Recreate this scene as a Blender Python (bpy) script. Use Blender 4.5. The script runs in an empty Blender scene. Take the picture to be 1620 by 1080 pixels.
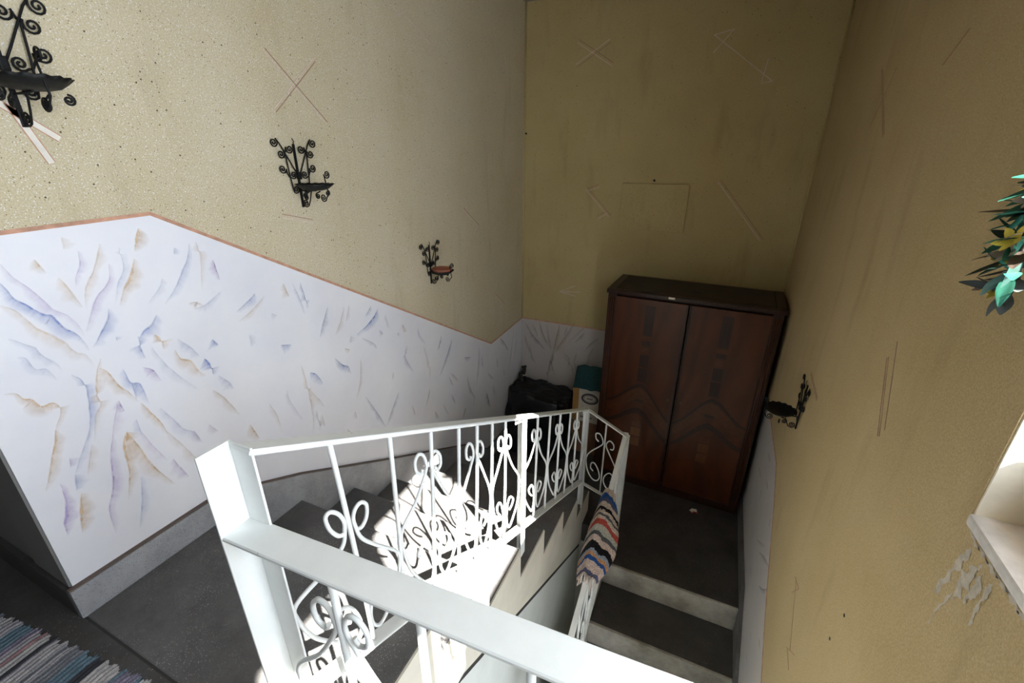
import bpy, bmesh, math, random
from mathutils import Vector, Matrix, noise
random.seed(7)
D = bpy.data
COL = bpy.context.scene.collection
SC = bpy.context.scene

# ---------------------------------------------------------------- camera
CAM = Vector((1.51746, -0.30511, 1.24594))
RIGHT = Vector((0.90865, 0.41754, 0.00350)); UP = Vector((-0.16292, 0.34681, 0.92368)); FWD = Vector((-0.38446, 0.83987, -0.38316))
cam_data = D.cameras.new('camera'); cam = D.objects.new('camera', cam_data); COL.objects.link(cam)
cam_data.sensor_width = 36.0; cam_data.lens = 706.46 / 1620 * 36.0; cam_data.clip_start = 0.02
cam.matrix_world = Matrix(((RIGHT.x, UP.x, -FWD.x, CAM.x), (RIGHT.y, UP.y, -FWD.y, CAM.y), (RIGHT.z, UP.z, -FWD.z, CAM.z), (0, 0, 0, 1)))
SC.camera = cam

# ---------------------------------------------------------------- sky, sun, exposure
SUN_DIR = Vector((-1.0, 0.61, -1.05)).normalized()
world = D.worlds.new('sky'); SC.world = world; world.use_nodes = True
bg = world.node_tree.nodes['Background']
bg.inputs[0].default_value = (0.80, 0.89, 1.0, 1); bg.inputs[1].default_value = 16.0
sd = D.lights.new('sun', 'SUN'); sd.energy = 85.0; sd.angle = math.radians(0.6); sd.color = (1.0, 0.965, 0.90)
sun = D.objects.new('sun', sd); COL.objects.link(sun)
sun.rotation_euler = SUN_DIR.to_track_quat('-Z', 'Y').to_euler(); sun.location = (6, -3, 6)
pd = D.lights.new('window_portal', 'AREA'); pd.shape = 'RECTANGLE'; pd.size = 1.5; pd.size_y = 1.2
pd.cycles.is_portal = True
po = D.objects.new('window_portal', pd); COL.objects.link(po)
po.location = (2.26, -0.18, 1.23)
po.rotation_euler = Vector((-1, 0, 0)).to_track_quat('-Z', 'Y').to_euler()
SC.view_settings.view_transform = 'Standard'; SC.view_settings.look = 'None'
SC.view_settings.gamma = 1.0; SC.view_settings.use_curve_mapping = False
SC.view_settings.exposure = 0.0
SC.cycles.max_bounces = 10; SC.cycles.diffuse_bounces = 5; SC.cycles.transparent_max_bounces = 24

# ---------------------------------------------------------------- materials
def new_mat(name):
    m = D.materials.new(name); m.use_nodes = True
    nt = m.node_tree; b = nt.nodes['Principled BSDF']
    return m, nt, b
def N(nt, t, **kw):
    n = nt.nodes.new(t)
    for k, v in kw.items(): setattr(n, k, v)
    return n
def ramp(nt, src, stops, interp='LINEAR'):
    r = N(nt, 'ShaderNodeValToRGB'); r.color_ramp.interpolation = interp
    el = r.color_ramp.elements
    while len(el) < len(stops): el.new(0.5)
    for e, (p, c) in zip(el, stops):
        e.position = p; e.color = (*c, 1) if len(c) == 3 else c
    nt.links.new(src, r.inputs[0]); return r.outputs[0]
def mix(nt, fac, a, b, mode='MIX'):
    n = N(nt, 'ShaderNodeMix', data_type='RGBA', blend_type=mode)
    for s, v in ((0, fac), (6, a), (7, b)):
        if isinstance(v, (int, float)): n.inputs[s].default_value = v
        elif isinstance(v, tuple): n.inputs[s].default_value = (*v, 1)
        else: nt.links.new(v, n.inputs[s])
    return n.outputs[2]
def coord(nt, scale=1.0, vec=None):
    tc = N(nt, 'ShaderNodeTexCoord'); mp = N(nt, 'ShaderNodeMapping')
    nt.links.new(tc.outputs['Object'], mp.inputs[0])
    mp.inputs['Scale'].default_value = vec or (scale,) * 3
    return mp.outputs[0]
def noise_tex(nt, co, scale, detail=4, rough=0.6):
    n = N(nt, 'ShaderNodeTexNoise'); n.inputs['Scale'].default_value = scale
    n.inputs['Detail'].default_value = detail; n.inputs['Roughness'].default_value = rough
    nt.links.new(co, n.inputs['Vector']); return n.outputs['Fac']
def voro(nt, co, scale, rnd=1.0):
    n = N(nt, 'ShaderNodeTexVoronoi'); n.inputs['Scale'].default_value = scale
    nt.links.new(co, n.inputs['Vector']); return n
def bump(nt, b, h, strength, dist=0.002):
    n = N(nt, 'ShaderNodeBump'); n.inputs['Strength'].default_value = strength; n.inputs['Distance'].default_value = dist
    nt.links.new(h, n.inputs['Height']); nt.links.new(n.outputs[0], b.inputs['Normal'])
def specks(nt, co, scale, share, size):
    """mask of small dots: a share of the voronoi cells, each a dot of the given size"""
    v = voro(nt, co, scale)
    dot = N(nt, 'ShaderNodeMath', operation='LESS_THAN'); nt.links.new(v.outputs['Distance'], dot.inputs[0]); dot.inputs[1].default_value = size
    sep = N(nt, 'ShaderNodeSeparateColor'); nt.links.new(v.outputs['Color'], sep.inputs[0])
    pick = N(nt, 'ShaderNodeMath', operation='LESS_THAN'); nt.links.new(sep.outputs[0], pick.inputs[0]); pick.inputs[1].default_value = share
    m = N(nt, 'ShaderNodeMath', operation='MULTIPLY'); nt.links.new(dot.outputs[0], m.inputs[0]); nt.links.new(pick.outputs[0], m.inputs[1])
    return m.outputs[0]
def flat(name, c, rough=0.6, metal=0.0, var=0.15, scale=20, bmp=0.0, spec=0.5):
    m, nt, b = new_mat(name); co = coord(nt)
    n = noise_tex(nt, co, scale)
    lo = tuple(x * (1 - var) for x in c); hi = tuple(min(1, x * (1 + var)) for x in c)
    nt.links.new(ramp(nt, n, [(0.3, lo), (0.7, hi)]), b.inputs['Base Color'])
    b.inputs['Roughness'].default_value = rough; b.inputs['Metallic'].default_value = metal
    b.inputs['Specular IOR Level'].default_value = spec
    if bmp: bump(nt, b, n, bmp)
    return m

def plaster_mat(name, white, tint):
    m, nt, b = new_mat(name); co = coord(nt)
    base = ramp(nt, noise_tex(nt, co, 2.2, 6), [(0.3, (0.49, 0.405, 0.21)), (0.7, (0.57, 0.485, 0.29))])
    gr = noise_tex(nt, co, 260, 2)
    c = mix(nt, 0.35, base, ramp(nt, gr, [(0.35, (0.34, 0.27, 0.13)), (0.65, (0.70, 0.625, 0.43))]))
    c = mix(nt, specks(nt, co, 190, white, 0.24), c, (0.72, 0.69, 0.59) if white > 0.3 else (0.62, 0.55, 0.38))
    c = mix(nt, specks(nt, co, 120, 0.16 if white > 0.3 else 0.26, 0.16), c, (0.20, 0.14, 0.06))
    c = mix(nt, specks(nt, co, 42, 0.12 if white > 0.3 else 0.22, 0.10), c, (0.10, 0.07, 0.03))
    # soot and finger streaks
    st = noise_tex(nt, coord(nt, vec=(3, 3, 0.6)), 2.5, 5)
    c = mix(nt, ramp(nt, st, [(0.56, (0, 0, 0)), (0.80, (0.40, 0.40, 0.40))]), c, (0.27, 0.21, 0.10))
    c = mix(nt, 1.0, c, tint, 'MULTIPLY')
    nt.links.new(c, b.inputs['Base Color']); b.inputs['Roughness'].default_value = 0.75; b.inputs['Specular IOR Level'].default_value = 0.25
    bump(nt, b, gr, 0.35, 0.0015); return m
def dado_mat(name='white_painted_dado', k=(1, 1, 1)):
    m, nt, b = new_mat(name); co = coord(nt)
    c = ramp(nt, noise_tex(nt, co, 3.5, 5), [(0.3, (0.72, 0.72, 0.77)), (0.7, (0.80, 0.80, 0.83))])
    c = mix(nt, 1.0, c, k, 'MULTIPLY')
    nt.links.new(c, b.inputs['Base Color']); b.inputs['Roughness'].default_value = 0.5; b.inputs['Specular IOR Level'].default_value = 0.3
    bump(nt, b, noise_tex(nt, co, 60), 0.1); return m
def terrazzo(name, dark, lite, sp=0.35, spc=(0.5, 0.48, 0.46)):
    m, nt, b = new_mat(name); co = coord(nt)
    c = ramp(nt, noise_tex(nt, co, 5, 8, 0.7), [(0.3, dark), (0.72, lite)])
    sp2 = mix(nt, 1.0, specks(nt, co, 260, sp, 0.22), ramp(nt, noise_tex(nt, co, 4, 3), [(0.42, (0.05,) * 3), (0.62, (1,) * 3)]), 'MULTIPLY')
    c = mix(nt, sp2, c, spc)
    c = mix(nt, specks(nt, co, 190, 0.2, 0.22), c, tuple(x * 0.6 for x in dark))
    nt.links.new(c, b.inputs['Base Color']); b.inputs['Roughness'].default_value = 0.5; b.inputs['Specular IOR Level'].default_value = 0.35
    bump(nt, b, noise_tex(nt, co, 30), 0.15); return m
def paint_mat():
    m, nt, b = new_mat('chipped_white_paint'); co = coord(nt)
    base = ramp(nt, noise_tex(nt, co, 9, 5), [(0.3, (0.66, 0.68, 0.66)), (0.7, (0.76, 0.77, 0.75))])
    chip = ramp(nt, noise_tex(nt, co, 34, 6, 0.75), [(0.675, (0, 0, 0)), (0.71, (1, 1, 1))])
    c = mix(nt, chip, base, (0.15, 0.12, 0.10))
    nt.links.new(c, b.inputs['Base Color']); b.inputs['Roughness'].default_value = 0.42
    bump(nt, b, noise_tex(nt, co, 60, 4), 0.25); return m
def wood_mat(name, a, b_, rough=0.35, vec=(6, 6, 1.0), sc=7):
    m, nt, b = new_mat(name); co = coord(nt, vec=vec)
    n1 = noise_tex(nt, co, 1.6, 3)
    w = N(nt, 'ShaderNodeTexWave'); w.inputs['Scale'].default_value = sc * 0.3; w.inputs['Distortion'].default_value = 14
    w.inputs['Detail'].default_value = 3; nt.links.new(co, w.inputs['Vector'])
    f = mix(nt, 0.75, w.outputs['Color'], n1)
    nt.links.new(ramp(nt, f, [(0.2, a), (0.8, b_)]), b.inputs['Base Color'])
    b.inputs['Roughness'].default_value = rough; b.inputs['Specular IOR Level'].default_value = 0.3; return m
def attr_mat(name, attr='col', rough=0.9, bmp=0.5, sc=160, stretch=None):
    m, nt, b = new_mat(name)
    a = N(nt, 'ShaderNodeAttribute', attribute_name=attr)
    co = coord(nt, vec=stretch) if stretch else coord(nt)
    n = noise_tex(nt, co, sc, 3)
    c = mix(nt, 1.0, a.outputs['Color'], ramp(nt, n, [(0.3, (0.6, 0.6, 0.6)), (0.7, (1, 1, 1))]), 'MULTIPLY')
    nt.links.new(c, b.inputs['Base Color']); b.inputs['Roughness'].default_value = rough; b.inputs['Specular IOR Level'].default_value = 0.1
    bump(nt, b, n, bmp, 0.003); return m
def stroke_mat():
    m, nt, b = new_mat('painted_veins')
    a = N(nt, 'ShaderNodeAttribute', attribute_name='col')
    nt.links.new(a.outputs['Color'], b.inputs['Base Color']); b.inputs['Roughness'].default_value = 0.6; b.inputs['Specular IOR Level'].default_value = 0.2
    co = coord(nt); n = noise_tex(nt, co, 70, 4)
    ml = N(nt, 'ShaderNodeMath', operation='MULTIPLY'); nt.links.new(a.outputs['Alpha'], ml.inputs[0])
    nt.links.new(ramp(nt, n, [(0.3, (0.55,) * 3), (0.65, (1,) * 3)]), ml.inputs[1])
    nt.links.new(ml.outputs[0], b.inputs['Alpha']); return m
def glass_mat():
    m = D.materials.new('window_glass'); m.use_nodes = True; nt = m.node_tree; nt.nodes.clear()
    o = N(nt, 'ShaderNodeOutputMaterial'); t = N(nt, 'ShaderNodeBsdfTransparent'); g = N(nt, 'ShaderNodeBsdfGlossy'); g.inputs['Roughness'].default_value = 0.02
    mx = N(nt, 'ShaderNodeMixShader'); mx.inputs[0].default_value = 0.06
    nt.links.new(t.outputs[0], mx.inputs[1]); nt.links.new(g.outputs[0], mx.inputs[2]); nt.links.new(mx.outputs[0], o.inputs[0]); return m

M_PLASTER = plaster_mat('speckled_cream_plaster', 0.42, (1.04, 1.07, 1.26)); M_PLASTER_B = plaster_mat('shade_tinted_plaster', 0.10, (0.88, 0.84, 0.70)); M_PLASTER_R = plaster_mat('brownish_yellow_plaster', 0.16, (0.80, 0.725, 0.66)); M_DADO = dado_mat(); M_DADO_R = dado_mat('dingy_painted_dado', (0.62, 0.58, 0.53)); M_STROKE = stroke_mat()  # one plaster: left tint paled for window light, back deepened for shade
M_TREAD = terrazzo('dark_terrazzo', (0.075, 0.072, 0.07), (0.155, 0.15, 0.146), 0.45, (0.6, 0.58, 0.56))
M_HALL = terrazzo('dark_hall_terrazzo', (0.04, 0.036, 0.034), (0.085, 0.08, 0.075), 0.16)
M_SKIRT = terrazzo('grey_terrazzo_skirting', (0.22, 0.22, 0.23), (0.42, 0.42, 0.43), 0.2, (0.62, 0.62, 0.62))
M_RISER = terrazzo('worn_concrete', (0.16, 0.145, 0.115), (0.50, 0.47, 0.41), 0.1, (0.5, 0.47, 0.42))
M_SIDE = flat('cream_stair_side', (0.60, 0.56, 0.46), 0.7, var=0.08, scale=6, bmp=0.1)
M_PANEL = flat('pale_grey_green_wall', (0.60, 0.62, 0.58), 0.5, var=0.08, scale=5, bmp=0.1)
M_GREY = flat('grey_oil_paint', (0.17, 0.165, 0.155), 0.6, var=0.1, scale=5)
M_CEIL = flat('ceiling_paint', (0.36, 0.31, 0.23), 0.8, var=0.06, scale=4)
M_PAINT = paint_mat()
M_IRON = flat('black_wrought_iron', (0.006, 0.006, 0.006), 0.55, var=0.3, scale=60, bmp=0.3, spec=0.25)
M_LINE_P = flat('incised_pink_line', (0.62, 0.50, 0.44), 0.8)
M_LINE_D = flat('incised_brown_line', (0.34, 0.20, 0.14), 0.8)
M_SKLINE = flat('brown_skirting_line', (0.13, 0.095, 0.08), 0.8)
M_STRIPE = flat('terracotta_border', (0.50, 0.27, 0.18), 0.7, var=0.25, scale=30)
M_JOINT = flat('floor_joint_grey', (0.035, 0.033, 0.031), 0.9)
M_DARK = flat('dark_joint', (0.02, 0.018, 0.016), 0.9)
M_SILL = flat('worn_white_sill', (0.66, 0.63, 0.61), 0.6, var=0.2, scale=14, bmp=0.3)
M_REVEAL = flat('cream_reveal', (0.80, 0.75, 0.62), 0.7, var=0.08)
M_PATCH = flat('bare_grey_plaster', (0.43, 0.39, 0.33), 0.9, var=0.2, scale=60, bmp=0.5)
M_WOOD = wood_mat('dark_mahogany', (0.016, 0.006, 0.004), (0.036, 0.013, 0.006))
M_VENEER = wood_mat('walnut_veneer', (0.040, 0.011, 0.004), (0.085, 0.025, 0.0075), 0.34, vec=(3, 3, 1.2), sc=3)
M_INLAY_D = wood_mat('dark_inlay', (0.018, 0.007, 0.004), (0.030, 0.011, 0.006))
M_INLAY_M = wood_mat('mid_inlay', (0.052, 0.018, 0.006), (0.088, 0.030, 0.010), 0.3, vec=(2, 2, 8))
M_INLAY_L = wood_mat('light_inlay', (0.085, 0.032, 0.010), (0.13, 0.050, 0.016))
M_WTOP = flat('dusty_wardrobe_top', (0.04, 0.032, 0.022), 0.8, var=0.2, scale=8)
M_BRASS = flat('dull_brass', (0.10, 0.075, 0.03), 0.4, metal=0.8)
M_BAG = flat('black_plastic', (0.003, 0.003, 0.0035), 0.45, var=0.2, scale=8, bmp=0.5)
M_TEAL = flat('teal_cloth', (0.007, 0.048, 0.050), 0.9, var=0.2, scale=60, bmp=0.3)
M_SACK = flat('pale_paper_sack', (0.52, 0.47, 0.38), 0.8, var=0.1)
M_SACKB = flat('brown_sack_band', (0.36, 0.19, 0.06), 0.8, var=0.1)
M_INK = flat('dark_print', (0.05, 0.04, 0.05), 0.8)
M_CARD = flat('brown_cardboard', (0.20, 0.10, 0.05), 0.85)
M_PAPER = flat('white_paper', (0.75, 0.70, 0.62), 0.8)
M_RED = flat('red_print', (0.45, 0.05, 0.04), 0.7)
M_CLAY = flat('terracotta_dish', (0.30, 0.10, 0.055), 0.5, var=0.2)
M_RUG = attr_mat('woven_rag_rug', stretch=(1, 3, 1), sc=110)
M_RUG2 = attr_mat('woven_rag_cloth', sc=150)
M_FRINGE = flat('cotton_fringe', (0.60, 0.52, 0.46), 0.9)
M_LEAF = [flat('green_leaf', (0.010, 0.095, 0.06), 0.6, var=0.3), flat('dark_leaf', (0.008, 0.035, 0.026), 0.5, var=0.3), flat('grey_dusty_leaf', (0.055, 0.065, 0.062), 0.6, var=0.25), flat('brown_dry_leaf', (0.07, 0.045, 0.03), 0.7, var=0.3)]
M_YEL = flat('yellow_petal', (0.75, 0.60, 0.08), 0.6); M_PINK = flat('pale_pink_petal', (0.62, 0.45, 0.36), 0.6)
M_STEM = flat('brown_stem', (0.035, 0.03, 0.02), 0.7)
M_FRAME = flat('brown_window_frame', (0.18, 0.10, 0.06), 0.5)
M_GLASS = glass_mat()

# ---------------------------------------------------------------- helpers
def link(name, me, mats, parent=None, loc=None):
    o = D.objects.new(name, me); COL.objects.link(o)
    for m in (mats if isinstance(mats, (list, tuple)) else [mats]): me.materials.append(m)
    if parent: o.parent = parent
    if loc: o.location = loc
    return o
def from_bm(name, bm, mats, parent=None, loc=None, smooth=False):
    bmesh.ops.recalc_face_normals(bm, faces=bm.faces)
    me = D.meshes.new(name); bm.to_mesh(me); bm.free()
    if smooth:
        for p in me.polygons: p.use_smooth = True
    return link(name, me, mats, parent, loc)
def thing(name, label, cat, loc=(0, 0, 0), rz=0, group=None):
    o = D.objects.new(name, None); COL.objects.link(o); o.empty_display_size = 0.1
    o.location = loc; o.rotation_euler = (0, 0, rz); o['label'] = label; o['category'] = cat
    if group: o['group'] = group
    return o
def tag(o, label, cat, group=None):
    o['label'] = label; o['category'] = cat
    if group: o['group'] = group
    return o
def struct(o): o['kind'] = 'structure'; return o
def add_box(bm, a, b, mi=0, bev=0.0):
    vs = [bm.verts.new((x, y, z)) for x in (a[0], b[0]) for y in (a[1], b[1]) for z in (a[2], b[2])]
    fs = []
    for q in ((0, 1, 3, 2), (4, 6, 7, 5), (0, 4, 5, 1), (2, 3, 7, 6), (0, 2, 6, 4), (1, 5, 7, 3)):
        f = bm.faces.new([vs[i] for i in q]); f.material_index = mi; fs.append(f)
    if bev:
        es = list({e for f in fs for e in f.edges})
        bmesh.ops.bevel(bm, geom=es, offset=bev, segments=2, affect='EDGES', profile=0.6)
    return vs
def box(name, a, b, mat, parent=None, bev=0.0, loc=None):
    bm = bmesh.new(); add_box(bm, a, b, 0, bev); return from_bm(name, bm, mat, parent, loc)
def add_prism(bm, pts, axis, a, b, mi=0):
    """polygon pts in the two other axes, extruded along axis from a to b"""
    def p3(p, v):
        return {'x': (v, p[0], p[1]), 'y': (p[0], v, p[1]), 'z': (p[0], p[1], v)}[axis]
    lo = [bm.verts.new(p3(p, a)) for p in pts]; hi = [bm.verts.new(p3(p, b)) for p in pts]
    n = len(pts)
    f = [bm.faces.new(lo), bm.faces.new(hi[::-1])]
    for i in range(n): f.append(bm.faces.new((lo[i], hi[i], hi[(i + 1) % n], lo[(i + 1) % n])))
    for q in f: q.material_index = mi
def prism(name, pts, axis, a, b, mat, parent=None, loc=None):
    bm = bmesh.new(); add_prism(bm, pts, axis, a, b); return from_bm(name, bm, mat, parent, loc)
def catmull(P, n=6, closed=False):
    P = [Vector(p) for p in P]; out = []
    for i in range(len(P) - 1):
        p0 = P[max(i - 1, 0)]; p1 = P[i]; p2 = P[i + 1]; p3 = P[min(i + 2, len(P) - 1)]
        for k in range(n):
            t = k / n
            out.append(0.5 * ((2 * p1) + (p2 - p0) * t + (2 * p0 - 5 * p1 + 4 * p2 - p3) * t * t + (3 * p1 - p0 - 3 * p2 + p3) * t ** 3))
    out.append(P[-1]); return out
def add_tube(bm, pts, r, seg=8, mi=0):
    pts = [Vector(p) for p in pts]; n = len(pts)
    rs = r if isinstance(r, (list, tuple)) else [r] * n
    t = (pts[1] - pts[0]).normalized()
    a = t.cross(Vector((0, 0, 1)));
    if a.length < 0.1: a = t.cross(Vector((0, 1, 0)))
    a.normalize(); rings = []
    for i, p in enumerate(pts):
        tt = ((pts[min(i + 1, n - 1)] - pts[max(i - 1, 0)])).normalized()
        a = (a - tt * a.dot(tt)).normalized(); b = tt.cross(a)
        rings.append([bm.verts.new(p + (a * math.cos(2 * math.pi * k / seg) + b * math.sin(2 * math.pi * k / seg)) * rs[i]) for k in range(seg)])
    for i in range(n - 1):
        for k in range(seg):
            f = bm.faces.new((rings[i][k], rings[i][(k + 1) % seg], rings[i + 1][(k + 1) % seg], rings[i + 1][k])); f.smooth = True; f.material_index = mi
    for ring in (rings[0][::-1], rings[-1]):
        f = bm.faces.new(ring); f.material_index = mi
def tube(name, pts, r, mat, parent=None, seg=8):
    bm = bmesh.new(); add_tube(bm, pts, r, seg); return from_bm(name, bm, mat, parent)
def bar(bm, a, b, w, h, side=None):
    """rectangular bar from a to b; w along side vector, h across it"""
    a, b = Vector(a), Vector(b); t = (b - a).normalized()
    s = Vector(side).normalized() if side else t.cross(Vector((0, 0, 1))).normalized()
    u = t.cross(s).normalized()
    vs = []
    for p in (a, b):
        for i, j in ((-1, -1), (1, -1), (1, 1), (-1, 1)): vs.append(bm.verts.new(p + s * w / 2 * i + u * h / 2 * j))
    for q in ((0, 1, 2, 3), (7, 6, 5, 4), (0, 4, 5, 1), (1, 5, 6, 2), (2, 6, 7, 3), (3, 7, 4, 0)): bm.faces.new([vs[i] for i in q])
def ribbon_lines(name, segs, plane, val, off, w, th, mat, parent):
    """thin painted lines; segs in the two in-plane axes"""
    for s in segs:
        (a0, a1), (b0, b1) = s
        def P(u, v): return Vector({'x': (val + off, u, v), 'y': (u, val + off, v)}[plane])
        bm = bmesh.new(); nrm = (1, 0, 0) if plane == 'x' else (0, 1, 0)
        t = (P(b0, b1) - P(a0, a1)).normalized(); bar(bm, P(a0, a1), P(b0, b1), w, th, t.cross(Vector(nrm)))
        from_bm(name, bm, mat, parent)
B=(.15,.26,.62);O=(.72,.46,.20);M=(.46,.31,.64);K=(.05,.09,.20);G=(.33,.42,.68)
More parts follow.
